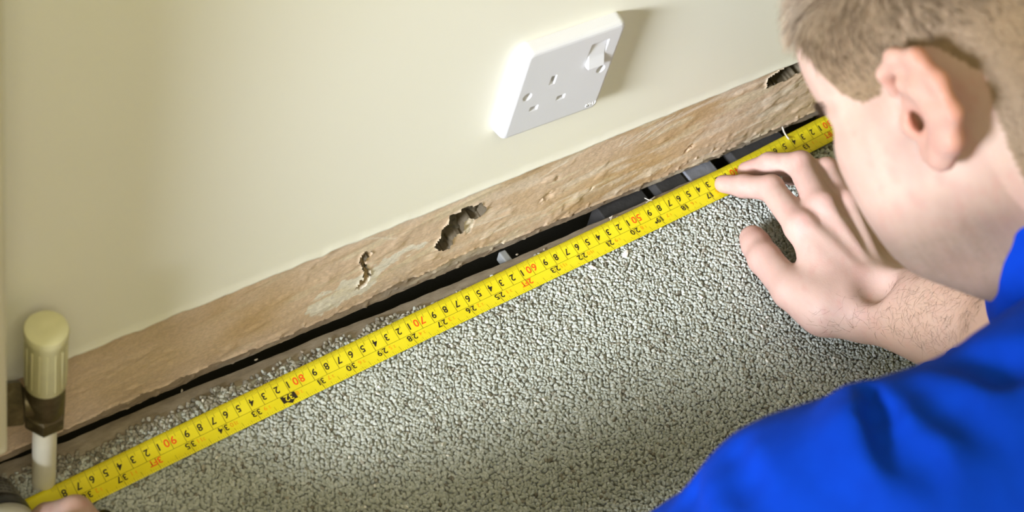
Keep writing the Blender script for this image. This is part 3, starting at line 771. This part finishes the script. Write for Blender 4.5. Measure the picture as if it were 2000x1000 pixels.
def surface_nets(sdf, lo, hi, h, disp=None, NB=16):
    lo = np.asarray(lo, float); dims = np.ceil((np.asarray(hi)-lo)/(h*NB)).astype(int)
    bs = h*NB; half = bs*math.sqrt(3)/2
    gx_, gy_, gz_ = [np.arange(d) for d in dims]
    BI = np.stack(np.meshgrid(gx_, gy_, gz_, indexing='ij'), -1).reshape(-1, 3)
    keep = np.zeros(len(BI), bool)
    for c0 in range(0, len(BI), 20000):
        cc = lo+(BI[c0:c0+20000]+.5)*bs; keep[c0:c0+20000] = np.abs(sdf.ev(cc)) < half*1.25+.012
    BI = BI[keep]
    o = np.arange(NB+1); L = np.stack(np.meshgrid(o, o, o, indexing='ij'), -1).reshape(-1, 3)
    N = dims*NB+2; mul = np.array([1, N[0], N[0]*N[1]], np.int64)
    keys = []; verts = []; edges = []
    offs = np.array([[i, j, k] for i in (0, 1) for j in (0, 1) for k in (0, 1)])
    for b in BI:
        base = b*NB; c = lo+(b+.5)*bs
        g = sdf.near(c, half)
        if not g: continue
        P = lo+(base+L)*h
        D = sdf.ev(P, g)
        if disp is not None: D = D+disp(P)
        if D.min() > 0 or D.max() < 0: continue
        D = D.reshape(NB+1, NB+1, NB+1); S = D < 0
        cnt = np.zeros((NB, NB, NB)); acc = np.zeros((NB, NB, NB, 3))
        for ax in range(3):
            for u_ in (0, 1):
                for v_ in (0, 1):
                    sl0 = [None]*3; sl1 = [None]*3; ot = [q for q in range(3) if q != ax]
                    sl0[ax] = slice(0, NB); sl1[ax] = slice(1, NB+1)
                    for q, w_ in zip(ot, (u_, v_)): sl0[q] = sl1[q] = slice(w_, w_+NB)
                    A = D[tuple(sl0)]; B_ = D[tuple(sl1)]; m = (A < 0) != (B_ < 0)
                    t = np.where(m, A/np.where(m, A-B_, 1), 0)
                    cnt += m; acc[..., ax] += np.where(m, t, 0); acc[..., ot[0]] += m*u_; acc[..., ot[1]] += m*v_
        ii = np.argwhere(cnt > 0)
        if len(ii) == 0: continue
        v = acc[tuple(ii.T)]/cnt[tuple(ii.T)][:, None]
        keys.append((base+ii)@mul); verts.append(lo+(base+ii+v)*h)
        for ax in range(3):
            sl0 = [slice(0, NB)]*3; sl1 = [slice(0, NB)]*3; sl1[ax] = slice(1, NB+1)
            a = S[tuple(sl0)]; b2 = S[tuple(sl1)]; e = np.argwhere(a != b2)
            if len(e): edges.append(np.c_[base+e, np.full(len(e), ax), a[tuple(e.T)]])
    keys = np.concatenate(keys); verts = np.concatenate(verts); edges = np.concatenate(edges)
    od = np.argsort(keys); keys = keys[od]; verts = verts[od]
    F_ = []
    for ax in range(3):
        e = edges[edges[:, 3] == ax]; u_, v_ = (ax+1) % 3, (ax+2) % 3
        q = []
        for du, dv in ((-1, -1), (0, -1), (0, 0), (-1, 0)):
            c = e[:, :3].copy(); c[:, u_] += du; c[:, v_] += dv
            kk = c@mul; ix = np.clip(np.searchsorted(keys, kk), 0, len(keys)-1); ix = np.where(keys[ix] == kk, ix, -1); q.append(ix)
        q = np.stack(q, -1); ok = (q >= 0).all(1); ins = e[:, 4] == 1
        q[~ins] = q[~ins][:, ::-1]; F_.append(q[ok])
    return verts, np.concatenate(F_)
def relax(V, Fc, it=2, lam=.5):
    E_ = np.concatenate([Fc[:, [0, 1]], Fc[:, [1, 2]], Fc[:, [2, 3]], Fc[:, [3, 0]]])
    for s_ in range(it):
        for l_ in (lam, -lam*1.04):
            acc = np.zeros_like(V); n_ = np.zeros(len(V))
            for a in range(3): acc[:, a] = np.bincount(E_[:, 0], V[E_[:, 1], a], len(V))+np.bincount(E_[:, 1], V[E_[:, 0], a], len(V))
            n_ = np.bincount(E_[:, 0], minlength=len(V))+np.bincount(E_[:, 1], minlength=len(V))
            V = V+l_*(acc/np.maximum(n_, 1)[:, None]-V)
    return V
def vnormals(V, Fc):
    fn = np.cross(V[Fc[:, 2]]-V[Fc[:, 0]], V[Fc[:, 3]]-V[Fc[:, 1]]); N_ = np.zeros_like(V)
    for k in range(4):
        for a in range(3): N_[:, a] += np.bincount(Fc[:, k], fn[:, a], len(V))
    return N_/np.maximum(np.linalg.norm(N_, axis=1), 1e-12)[:, None]
def noise3(P, sc, seed=0):
    return (fbm2(P[:, 0]*sc+P[:, 2]*sc*.7+31, P[:, 1]*sc-P[:, 2]*sc*.6+17, 3, seed)+fbm2(P[:, 2]*sc+7, P[:, 0]*sc-P[:, 1]*sc*.5+3, 3, seed+5))/2

# --- head frame: l towards his left ear, f forwards, u towards the crown
TH = math.radians(42)
hu = -.42*R+.9075*U; hu /= np.linalg.norm(hu)
hf0 = -.9075*R-.42*U
hf = math.cos(TH)*hf0+math.sin(TH)*F; hl = np.cross(hu, hf)
HB = np.array([hl, hf, hu])
HO = at(1809, 228, 1.085)-.070*hl
def H(l, f, u): return HO+l*hl+f*hf+u*hu
def HLB(e1, e3):
    e1 = np.array(e1, float); e1 /= np.linalg.norm(e1); e3 = np.array(e3, float); e3 -= e1*(e3@e1); e3 /= np.linalg.norm(e3); e2 = np.cross(e3, e1)
    return np.array([e1, e2, e3])@HB
FS, US, RS = .79, .84, .89
def Hh(l, f, u): return H(l*.97, f*FS, u*US if u < 0 else u*.96)
body = SDF()
body.rs = RS
body.group(.01)
body.ell(Hh(0, -.002, .048), (.075, .098, .086), HB, .02)
body.ell(Hh(0, .010, .020), (.068, .080, .085), HB, .02)
body.ell(Hh(0, .060, .050), (.056, .036, .045), HB, .025)            # forehead
body.ell(Hh(0, .045, -.025), (.060, .050, .062), HB, .02)            # mid face
for sgn in (1, -1):
    body.cap(Hh(sgn*.048, .066, -.002), Hh(sgn*.064, .022, .004), .017, .014, .022)     # cheekbone
    body.cap(Hh(sgn*.050, .004, -.050), Hh(sgn*.024, .068, -.072), .020, .019, .025)     # jaw
    body.ell(Hh(sgn*.041, .055, -.040), (.026, .030, .034), HB, .03)                   # cheek
    body.cap(Hh(sgn*.012, .084, .026), Hh(sgn*.044, .072, .026), .010, .011, .012)      # brow ridge
body.cap(Hh(.010, .078, -.074), Hh(-.010, .078, -.074), .018, .018, .03)               # chin
body.cap(Hh(0, .088, .022), Hh(0, .108, -.012), .007, .010, .014)                       # nose
body.ell(Hh(0, .112, -.014), (.013, .013, .010), HB, .010)
for sgn in (1, -1): body.ell(Hh(sgn*.012, .104, -.018), (.008, .010, .008), HB, .008)
body.cap(Hh(-.022, .083, -.042), Hh(.022, .083, -.042), .007, .007, .010)
body.ell(Hh(0, .0955, -.039), (.022, .007, .005), HB, .005); body.ell(Hh(0, .0935, -.048), (.020, .007, .006), HB, .005)
for sgn in (1, -1):
    body.ell(Hh(sgn*.033, .094, .012), (.017, .015, .011), HB, .012, True)             # eye socket
body.group(.006)
for sgn in (1, -1): body.ell(Hh(sgn*.032, .076, .011), (.0125, .0125, .0125), HB, .004)
body.rs = 1.0
body.group(.035)
NK = at(2060, 440, 1.13)
body.cap(H(0, -.030, -.010), H(.0, -.085, -.085), .060, .062, .03)
body.cap(H(0, -.02, -.03), H(0, .02, -.085), .040, .036, .03)
NB_ = H(.0, -.105, -.115)
# ears
def ear(sg):
    q = lambda l, f, u: H(sg*l, f, u)
    body.group(.004)
    body.ell(q(.086, -.011, .003), (.029, .0180, .0046), HLB((0, -.09, 1), (sg*.91, .41, 0)), .004)
    body.chain([q(.074, .008, .020), q(.079, .006, .029), q(.085, -.006, .0350), q(.091, -.021, .030), q(.0965, -.030, .015), q(.098, -.031, -.003), q(.0935, -.021, -.016), q(.085, -.007, -.0215), q(.077, .003, -.018)], [.0034, .0036, .0038, .0042, .0044, .0042, .0048, .0056, .005], .006)
    body.chain([q(.088, -.006, .020), q(.093, -.017, .015), q(.095, -.021, .0), q(.089, -.012, -.014)], [.0036, .0044, .0044, .0040], .008)
    body.ell(q(.078, .006, -.001), (.004, .005, .007), HB, .004)
    body.ell(q(.0885, -.004, -.001), (.0040, .0055, .0075), HB, .006, True)
    body.ell(q(.080, -.001, .0), (.010, .0040, .0060), HB, .003, True)
    body.ell(q(.0850, .004, .0210), (.0060, .0036, .0060), HB, .004, True)
ear(1); ear(-1)
# --- torso core and shoulders (under the shirt)
SL = at(1800, 1030, 1.03); SR = at(2140, 560, 1.30)
body.group(.03)
body.chain([NB_, (SL+SR)/2+.05*R+.02*F, at(2550, 1250, 1.22)], [.040, .045, .055], .04)
body.cap(NB_, SL, .030, .030, .02); body.cap(NB_, SR, .030, .034, .02)
# --- right arm and hand (on the tape)
WR = onz(1722, 598, .043); FA = onz(1885, 622, .088); EL = onz(2030, 668, .150)
HI = [onz(1566, 440, .050), onz(1505, 368, .034), onz(1452, 364, .021), onz(1413, 359, .0115)]
HM = [onz(1606, 402, .057), onz(1563, 322, .046), onz(1502, 321, .028), onz(1458, 333, .0115)]
HR = [onz(1652, 396, .055), onz(1614, 333, .047), onz(1578, 330, .030), onz(1545, 346, .0115)]
HLi = [onz(1700, 418, .049), onz(1667, 362, .038), onz(1645, 354, .025), onz(1628, 360, .0115)]
HT = [onz(1612, 600, .036), onz(1545, 566, .030), onz(1493, 505, .021), onz(1470, 466, .0130)]
lat = HLi[0]-HI[0]; lat /= np.linalg.norm(lat); fwd_ = (HM[0]-WR)/np.linalg.norm(HM[0]-WR); dors = np.cross(lat, fwd_); dors *= np.sign(dors[2])
body.group(.02)
body.chain([SR, EL, FA, WR+lat*.012], [.036, .036, .031, .0210], .03)
body.chain([FA-lat*.004, WR-lat*.011], [.031, .0215], .03)
body.group(.014)
for i, (mc, r0, r1) in enumerate(((HI[0], .0155, .0115), (HM[0], .0150, .0115), (HR[0], .0140, .0108), (HLi[0], .0135, .0098))):
    body.cap(WR+lat*(-.017+.012*i)+fwd_*.004, mc-dors*.0035, r0, r1, .010)
for mc, r in ((HI[0], .0072), (HM[0], .0074), (HR[0], .0068), (HLi[0], .006)): body.ell(mc+dors*.0035, (r, r, r), None, .007)
body.cap(WR-dors*.008-lat*.006, (HM[0]+HR[0])/2-dors*.010, .015, .010, .012)
# extensor tendons
for mc, o_ in ((HI[0], -.006), (HM[0], 0), (HR[0], .005)): body.cap(WR+dors*.0150+lat*o_+fwd_*.01, mc+dors*.0065, .0022, .0030, .007)
# thumb base, web and tendon
body.group(.012)
body.chain([WR-lat*.020-dors*.003, HT[0], HT[1]], [.0170, .0175, .0142], .014)
body.cap(HT[0], WR*.45+HI[0]*.55-dors*.004, .013, .011, .016)
body.cap(HT[1]*.62+HT[0]*.38, WR*.25+HI[0]*.75-dors*.006, .0095, .0090, .014)
body.cap(WR-lat*.028+dors*.008-fwd_*.012, HT[0]*.35+HT[1]*.65+dors*.009, .0030, .0030, .006)
body.cap(WR-lat*.010+dors*.017-fwd_*.006, HT[0]*.3+HT[1]*.7+dors*.009+lat*.004, .0026, .0028, .006)
body.ell(WR-lat*.014+dors*.0285+fwd_*.006, (.013, .013, .013), None, .012, True)
def finger(j, rs, web=.005):
    body.group(web); body.chain([j[0]-dors*.002]+j[1:], rs, .003)
    d = np.cross(j[2]-j[1], j[1]-j[0]); d = d/max(np.linalg.norm(d), 1e-9)
    for i in (1, 2):
        up_ = dors
        body.ell(j[i]+up_*rs[i]*.22, (rs[i]*.86,)*3, None, .004)
finger(HI, [.0114, .0098, .0085, .0070]); finger(HM, [.0114, .0100, .0086, .0071]); finger(HR, [.0108, .0094, .0080, .0068]); finger(HLi, [.0094, .0084, .0072, .0062])
body.group(.004); body.chain(HT[1:], [.0136, .0122, .0102], .004); body.ell(HT[2]*.35+HT[3]*.65, (.0112, .0114, .0104), None, .004)
# --- left arm and hand (gripping the tape case)
EL2 = at(1230, 1215, 1.13); W2 = onz(300, 1150, .050)
body.group(.02)
body.chain([SL, EL2, EL2*.4+W2*.6, W2], [.034, .042, .036, .0235], .03)
L_I = [onz(215, 1072, .058), onz(147, 1002, .050), onz(92, 1010, .034), onz(58, 1030, .024)]
L_M = [onz(190, 1102, .066), onz(105, 1042, .066), onz(55, 1060, .050), onz(28, 1085, .036)]
L_R = [onz(170, 1135, .068), onz(80, 1085, .068), onz(30, 1100, .050), onz(8, 1120, .034)]
L_L = [onz(160, 1165, .062), onz(80, 1130, .062), onz(40, 1140, .046), onz(22, 1155, .034)]
L_T = [onz(262, 1110, .046), onz(222, 1062, .034), onz(172, 1032, .026), onz(140, 1026, .020)]
l2 = L_L[0]-L_I[0]; l2 /= np.linalg.norm(l2)
body.group(.014)
for i, (j, r) in enumerate(((L_I, .0115), (L_M, .0115), (L_R, .0108), (L_L, .0098))): body.cap(W2+l2*(-.016+.011*i), j[0], .0155, r, .010)
body.group(.010); body.chain([W2-l2*.018, L_T[0], L_T[1]], [.016, .0155, .0125], .012)
for j, rs in ((L_I, [.0112, .0108, .0088, .0078]), (L_M, [.011, .0096, .0082, .0074]), (L_R, [.0104, .009, .0078, .007]), (L_L, [.009, .008, .007, .0062]), (L_T[1:], [.0122, .0112, .0095])):
    body.group(.004); body.chain(j, rs, .003)

person = empty('person', tuple(at(2400, 1250, 1.3)*np.array([1, 1, 0])))
tag(person, 'man in a blue sweatshirt leaning over the tape measure with one hand pressing it flat', 'person')
def cw(o): o.matrix_parent_inverse = Matrix.Translation(-Vector(person.location))
allp = np.array([p[7] for k, pr in body.g for p in pr]); allr = np.array([p[8] for k, pr in body.g for p in pr])
blo = (allp-allr[:, None]).min(0)-.01; bhi = (allp+allr[:, None]).max(0)+.01
BV, BF = surface_nets(body, blo, bhi, .0020)
BV = relax(BV, BF, 3, .5)
BN = vnormals(BV, BF)
def head_local(P): q = P-HO; return q@hl, q@hf, q@hu
HAIRP = [(-.2, -.062), (-.030, -.062), (-.031, -.038), (-.034, -.022), (-.037, .009), (-.022, .030), (-.006, .037), (.012, .036), (.019, .021), (.033, .020), (.046, .028), (.0575, .052), (.068, .066), (.084, .074), (.10, .082), (.2, .2), (-.2, .3)]
def hair_mask(P):
    l, f, u = head_local(P); wob = .003*(noise3(P, 160, 3)-.5)*2
    m = inpoly(f+wob, u+wob, HAIRP) & (np.abs(l) < .083)
    d2 = (l/.085)**2+((f+.0)/.125)**2+((u-.04)/.14)**2
    nearear = (np.abs(l) > .0745) & (f > -.05) & (f < .02) & (u < .040)
    return m & (d2 < 1.15) & ~nearear
hm = hair_mask(BV)
def skin_cols():
    l, f, u = head_local(BV)
    n1, n2, n3 = noise3(BV, 45, 1), noise3(BV, 160, 2), noise3(BV, 500, 4)
    base = np.array([.44, .28, .228]); pink = np.array([.44, .238, .198]); pale = np.array([.47, .325, .262])
    t1 = sstep(.35, .65, n1)[:, None]; c = base*(1-t1)+pale*t1
    t2 = (sstep(.5, .72, n2)*.55)[:, None]; c = c*(1-t2)+pink*t2
    c *= (.95+.10*n3)[:, None]
    head = (l*l+(f*.8)**2+u*u < .0200)
    # stubble along the jaw and chin
    jaw = np.clip((-.030-u)/.032, 0, 1)*np.clip((.13-np.abs(f-.06)*1.0)/.08, 0, 1)*head*(f > -.02)
    st = (np.clip(jaw, 0, 1)*np.clip(.45+.6*n3, 0, 1)*.85)[:, None]; c = c*(1-st)+np.array([.15, .105, .07])*st
    # ear: redder rim and hollows
    er = ((np.abs(l) > .074) & (f < .012) & (f > -.05) & (np.abs(u-.004) < .042)); e2 = er*.35
    c = c*(1-e2[:, None])+np.array([.60, .28, .22])*e2[:, None]
    back = er & ((BN@hf) < -.25); e3 = (back*.30)[:, None]; c = c*(1-e3)+np.array([.50, .14, .065])*e3  # reddened ear back, its dark tone partly painted shade behind the ear
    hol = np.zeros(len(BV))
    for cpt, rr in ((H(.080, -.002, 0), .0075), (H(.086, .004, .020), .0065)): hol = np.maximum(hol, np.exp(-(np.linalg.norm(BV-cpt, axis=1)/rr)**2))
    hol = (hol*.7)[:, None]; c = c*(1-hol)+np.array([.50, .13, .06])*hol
    # brows and lips
    for sg in (1, -1):
        b = np.exp(-(((u-.030+.004*(np.abs(l)-.03)/.02)/.0042)**2+((l-sg*.036)/.019)**4))*(f > .05)*head; b = (b*.75)[:, None]
        c = c*(1-b)+np.array([.16, .10, .055])*b
    lp = (np.exp(-(((u+.043)/.007)**2+(l/.022)**4))*(f > .085)*head*.6)[:, None]; c = c*(1-lp)+np.array([.55, .22, .19])*lp
    # scalp under the hair
    c[hm] = np.array([.22, .145, .085])
    # knuckles and fingertips pinker
    kn = np.zeros(len(BV))
    for j in (HI, HM, HR, HLi, HT, L_I):
        for p, rr in zip(j, (.011, .009, .007, .010)): kn = np.maximum(kn, np.exp(-(np.linalg.norm(BV-p-dors*.006, axis=1)/rr)**2))
    kn = (kn*.42)[:, None]; c = c*(1-kn)+np.array([.56, .28, .24])*kn
    # forearm a little tanner
    fa = sstep(.010, -.035, (BV-WR)@fwd_)*(np.linalg.norm(BV-WR, axis=1) < .2)*(BV[:, 2] < .2); fa = (fa*.6)[:, None]
    c = c*(1-fa)+np.array([.47, .30, .205])*fa
    hd = (sstep(-.015, .02, (BV-WR)@fwd_)*(np.linalg.norm(BV-HM[0], axis=1) < .16)*(BV[:, 2] < .1)*.6)[:, None]; c = c*(1-hd)+(c*.5+np.array([.255, .158, .138]))*hd
    return c
bme = np_mesh('body', BV, BF); set_col(bme, skin_cols()*.95)
sk = NT('skin'); a = sk.n('ShaderNodeVertexColor'); a.layer_name = 'Col'; v = sk.pos()
sk.base(a.outputs[0]).rough(.58); sk.b.inputs['Specular IOR Level'].default_value = .3
sk.b.inputs['Subsurface Weight'].default_value = .12; sk.b.inputs['Subsurface Radius'].default_value = (.006, .0025, .0012); sk.b.inputs['Subsurface Scale'].default_value = 1.0
vo = sk.n('ShaderNodeTexVoronoi'); vo.inputs['Scale'].default_value = 900; sk.l(v, vo.inputs['Vector'])
sk.bump(sk.mix(.5, sk.noise(420, 4, .6, v), vo.outputs['Distance']), .16, .0006)
bo = link('body', bme, sk.m, person, True); cw(bo)

# --- hair: short strands rooted on the scalp, and forearm hair
def strands(P, N_, dirs, length, width, bend, seg=2):
    n = len(P); side = np.cross(dirs, N_); side /= np.maximum(np.linalg.norm(side, axis=1), 1e-9)[:, None]; b2 = np.cross(dirs, side)
    V = []; t = np.linspace(0, 1, seg+1)
    for i, ti in enumerate(t):
        c = P+dirs*(length*ti)[:, None]+bend*(ti*ti)
        wd = width*(1-.75*ti)
        for a in (0, 2.094, 4.189): V.append(c+side*(wd*math.cos(a))[:, None]+b2*(wd*math.sin(a))[:, None])
    V = np.stack(V, 1).reshape(-1, 3); o = np.arange(n)[:, None]*3*(seg+1); fs = []
    for i in range(seg):
        for k in range(3):
            k2 = (k+1) % 3; fs.append(np.stack([o[:, 0]+i*3+k, o[:, 0]+i*3+k2, o[:, 0]+(i+1)*3+k2, o[:, 0]+(i+1)*3+k], -1))
    return V, np.concatenate(fs)
def sample_on(mask_faces, n):
    f = BF[mask_faces]; ar = np.linalg.norm(np.cross(BV[f[:, 2]]-BV[f[:, 0]], BV[f[:, 3]]-BV[f[:, 1]]), axis=1)
    i = rng.choice(len(f), n, p=ar/ar.sum()); a = rng.random((n, 1)); b = rng.random((n, 1)); q = f[i]
    lerp = lambda X: (X[q[:, 0]]*(1-a)+X[q[:, 1]]*a)*(1-b)+(X[q[:, 3]]*(1-a)+X[q[:, 2]]*a)*b
    nn = lerp(BN); return lerp(BV), nn/np.linalg.norm(nn, axis=1)[:, None]
hf_ = hm[BF].all(1)
P, N_ = sample_on(hf_, 30000)
l, f, u = head_local(P)
top = sstep(.045, .10, u)
down = -hu*.75-hf*.35; flow = down[None]*(1-top[:, None])+(hf*.75+hl*.35*np.sign(l)[:, None])*top[:, None]
flow = flow-N_*np.einsum('ij,ij->i', flow, N_)[:, None]; flow /= np.linalg.norm(flow, axis=1)[:, None]
cl = np.c_[noise3(P, 90, 11), noise3(P, 90, 12), noise3(P, 90, 13)]-.5
D_ = N_*(.55+.15*top[:, None])+flow*.75+cl*1.1+rng.normal(0, .12, P.shape); D_ /= np.linalg.norm(D_, axis=1)[:, None]
edge_d = np.clip((u-.02)/.03, .35, 1)
ln = (.0065+.0085*top)*rng.uniform(.7, 1.15, len(P))*np.where(u < .05, edge_d, 1)
V, Fs = strands(P-N_*.0004, N_, D_, ln, rng.uniform(.00014, .00024, len(P)), (flow*.35-N_*.1)*ln[:, None])
hme = np_mesh('hair', V, Fs)
pick = rng.random(len(P))*.5+.5*noise3(P, 70, 19)
hc = np.array([.13, .082, .045])[None]*(1-sstep(.35, .7, pick)[:, None])+np.array([.48, .36, .24])[None]*sstep(.35, .7, pick)[:, None]
set_col(hme, np.repeat(hc, 9, 0))
hmat = NT('hair'); a = hmat.n('ShaderNodeVertexColor'); a.layer_name = 'Col'; hmat.base(a.outputs[0]).rough(.5)
ho = link('hair', hme, hmat.m, person, True); cw(ho); ho['label'] = 'short cropped light brown hair'; ho['kind'] = 'stuff'
# forearm hair
dW = (BV-WR)@fwd_; radial = np.linalg.norm(BV-(WR+np.outer(dW, fwd_)), axis=1)
am = (dW < .014) & (dW > -.14) & (np.linalg.norm(BV-WR, axis=1) < .14) & (BN[:, 2] > -.1) & (BV[:, 2] < .2)
P, N_ = sample_on(am[BF].all(1), 1900)
k = rng.random(len(P)) < np.clip(((-((P-WR)@fwd_))+.02)/.05, .05, 1)
P, N_ = P[k], N_[k]
fl = -lat*.75-fwd_*.15+rng.normal(0, .42, P.shape); fl = fl-N_*np.einsum('ij,ij->i', fl, N_)[:, None]; fl /= np.linalg.norm(fl, axis=1)[:, None]
D_ = fl+N_*.30; D_ /= np.linalg.norm(D_, axis=1)[:, None]; ln = rng.uniform(.005, .012, len(P))
cv = np.cross(N_, fl)*rng.normal(0, .4, (len(P), 1))-N_*.22
V, Fs = strands(P-N_*.0003, N_, D_, ln, np.full(len(P), .000075), cv*ln[:, None], 4)
am_ = plain('forearm_hair', (.085, .045, .020), .5)
ah = link('forearm_hair', np_mesh('forearm_hair', V, Fs), am_, person, True); cw(ah); ah['kind'] = 'stuff'; ah['label'] = 'sparse dark hairs on the forearm'

bl_, bf_, bu_ = head_local(BV)
bm2 = (np.abs(bl_) > .012) & (np.abs(bl_) < .056) & (np.abs(bu_-.027+.05*np.clip(np.abs(bl_)-.04, 0, 1)) < .0042) & (bf_ > .035)
P, N_ = sample_on(bm2[BF].all(1), 900); sg_ = np.sign((P-HO)@hl)[:, None]
D_ = sg_*hl[None]*.8+N_*.35+rng.normal(0, .15, P.shape); D_ /= np.linalg.norm(D_, axis=1)[:, None]; ln = rng.uniform(.005, .009, len(P))
V, Fs = strands(P-N_*.0003, N_, D_, ln, np.full(len(P), .00012), -N_*(ln*.2)[:, None])
eb = link('eyebrows', np_mesh('eyebrows', V, Fs), plain('brow_hair', (.07, .042, .022), .5), person, True); cw(eb); eb['kind'] = 'stuff'; eb['label'] = 'dark brown eyebrows'

# --- sweatshirt
sh = SDF()
A1, A2, A3 = at(1448, 1238, 1.10), at(1622, 1096, 1.045), at(1800, 1052, 1.03)
sh.group(.02)
sh.chain([at(1230, 1330, 1.14), A1, A2, A3, at(2110, 1110, 1.04)], [.072, .0735, .0735, .0740, .098], .02)
sh.group(.02)
sh.chain([at(2110, 1110, 1.04), at(2330, 1060, 1.14), at(2700, 1300, 1.25)], [.098, .145, .165], .04)
sh.group(.022)
sh.cap(at(1850, 900, 1.005), at(2140, 870, 1.04), .038, .080, .02)
sh.group(.012)   # right sleeve, cuff round the forearm
CU = at(1952, 628, 1.47)
sh.chain([CU, at(2000, 660, 1.42), at(2110, 660, 1.36), SR], [.0310, .037, .055, .066], .012)
sh.cap(at(1872, 712, 1.42), at(1960, 760, 1.38), .012, .040, .012)
sh.cap(at(2040, 735, 1.18), at(2220, 760, 1.16), .034, .06, .02)
sh.cap(at(1822, 745, 1.36), at(1960, 800, 1.30), .014, .034, .012)
sh.group(.012)   # collar and upper chest
sh.chain([at(2062, 320, 1.09), at(2018, 420, 1.105), at(2003, 500, 1.13), at(1990, 580, 1.18)], [.0110, .0130, .0140, .018], .008)
sh.chain([at(2180, 300, 1.12), at(2150, 470, 1.13), at(2120, 640, 1.14)], [.035, .040, .050], .02)
sh.chain([at(2180, 300, 1.12), at(2380, 640, 1.15)], [.035, .12], .03)
sh.cap(at(2150, 470, 1.13), SR, .040, .056, .03)
sh.group(.02); sh.cap(NB_+.03*R, SR, .045, .058, .02); sh.cap(NB_+.03*R, SL, .045, .060, .02)
# folds: creases cut into, and rolls laid on, the outer face of the cloth
_g0 = [(k, list(q)) for k, q in sh.g]
def on(x, y, push=0.0, dflt=1.02):
    t = .75
    for _ in range(60):
        d = float(sh.ev(at(x, y, t)[None], _g0)[0])
        if d < .0004: return at(x, y, t+push)
        t += max(d*.8, .0008)
        if t > 1.7: break
    return at(x, y, dflt+push)
def fold(pts, r, k, sub):
    for i in range(len(pts)-1): sh.cap(pts[i], pts[i+1], r[i], r[i+1], k, sub)
sh.group(.018)
fold([on(1672, 800, .014), on(1690, 850, .013), on(1720, 905, .013), on(1770, 940, .014), on(1830, 955, .018)], [.010, .013, .013, .012, .006], .012, False)
sh.group(.018)
fold([on(1700, 770, -.002), on(1718, 805, -.002), on(1736, 842, -.002), on(1747, 880, -.003)], [.003, .0068, .0068, .003], .008, True)
fold([on(1747, 880, -.004), on(1765, 925, -.006)], [.006, .004], .012, True)
fold([on(1775, 830, -.0065), on(1795, 880, -.0065), on(1830, 935, -.007)], [.007, .008, .005], .010, True)
fold([on(1800, 745, -.005), on(1850, 775, -.005), on(1920, 830, -.006)], [.006, .008, .006], .016, True)
fold([on(1422, 880, -.004), on(1440, 930, -.004), on(1490, 990, -.005)], [.005, .006, .003], .014, True)
fold([on(1335, 965, -.003), on(1345, 1010, -.003)], [.006, .006], .014, True)
fold([on(1900, 690, -.004), on(1960, 700, -.004), on(2010, 690, -.005)], [.006, .008, .006], .016, True)
def sh_disp(P): return .0016*(noise3(P, 38, 77)-.5)*2+.0005*(noise3(P, 160, 78)-.5)*2
allp = np.array([p[7] for k, pr in sh.g for p in pr if not p[6]]); allr = np.array([p[8] for k, pr in sh.g for p in pr if not p[6]])
SV, SF = surface_nets(sh, (allp-allr[:, None]).min(0)-.01, (allp+allr[:, None]).max(0)+.01, .0034, sh_disp)
SV = relax(SV, SF, 2, .5)
bluem = NT('blue_cotton'); v = bluem.pos()
bluem.base(bluem.ramp(bluem.noise(60, 4, .6, v), [(.3, (.0003, .030, .34)), (.7, (.0004, .035, .38))])).rough(.85)
bluem.b.inputs['Specular IOR Level'].default_value = .08
bluem.bump(bluem.noise(900, 3, .6, v), .2, .0006)
so_ = link('sweatshirt', np_mesh('sweatshirt', SV, SF), bluem.m, person, True); cw(so_); so_['label'] = 'royal blue sweatshirt with creased sleeve'
print('body', len(BV), 'shirt', len(SV))
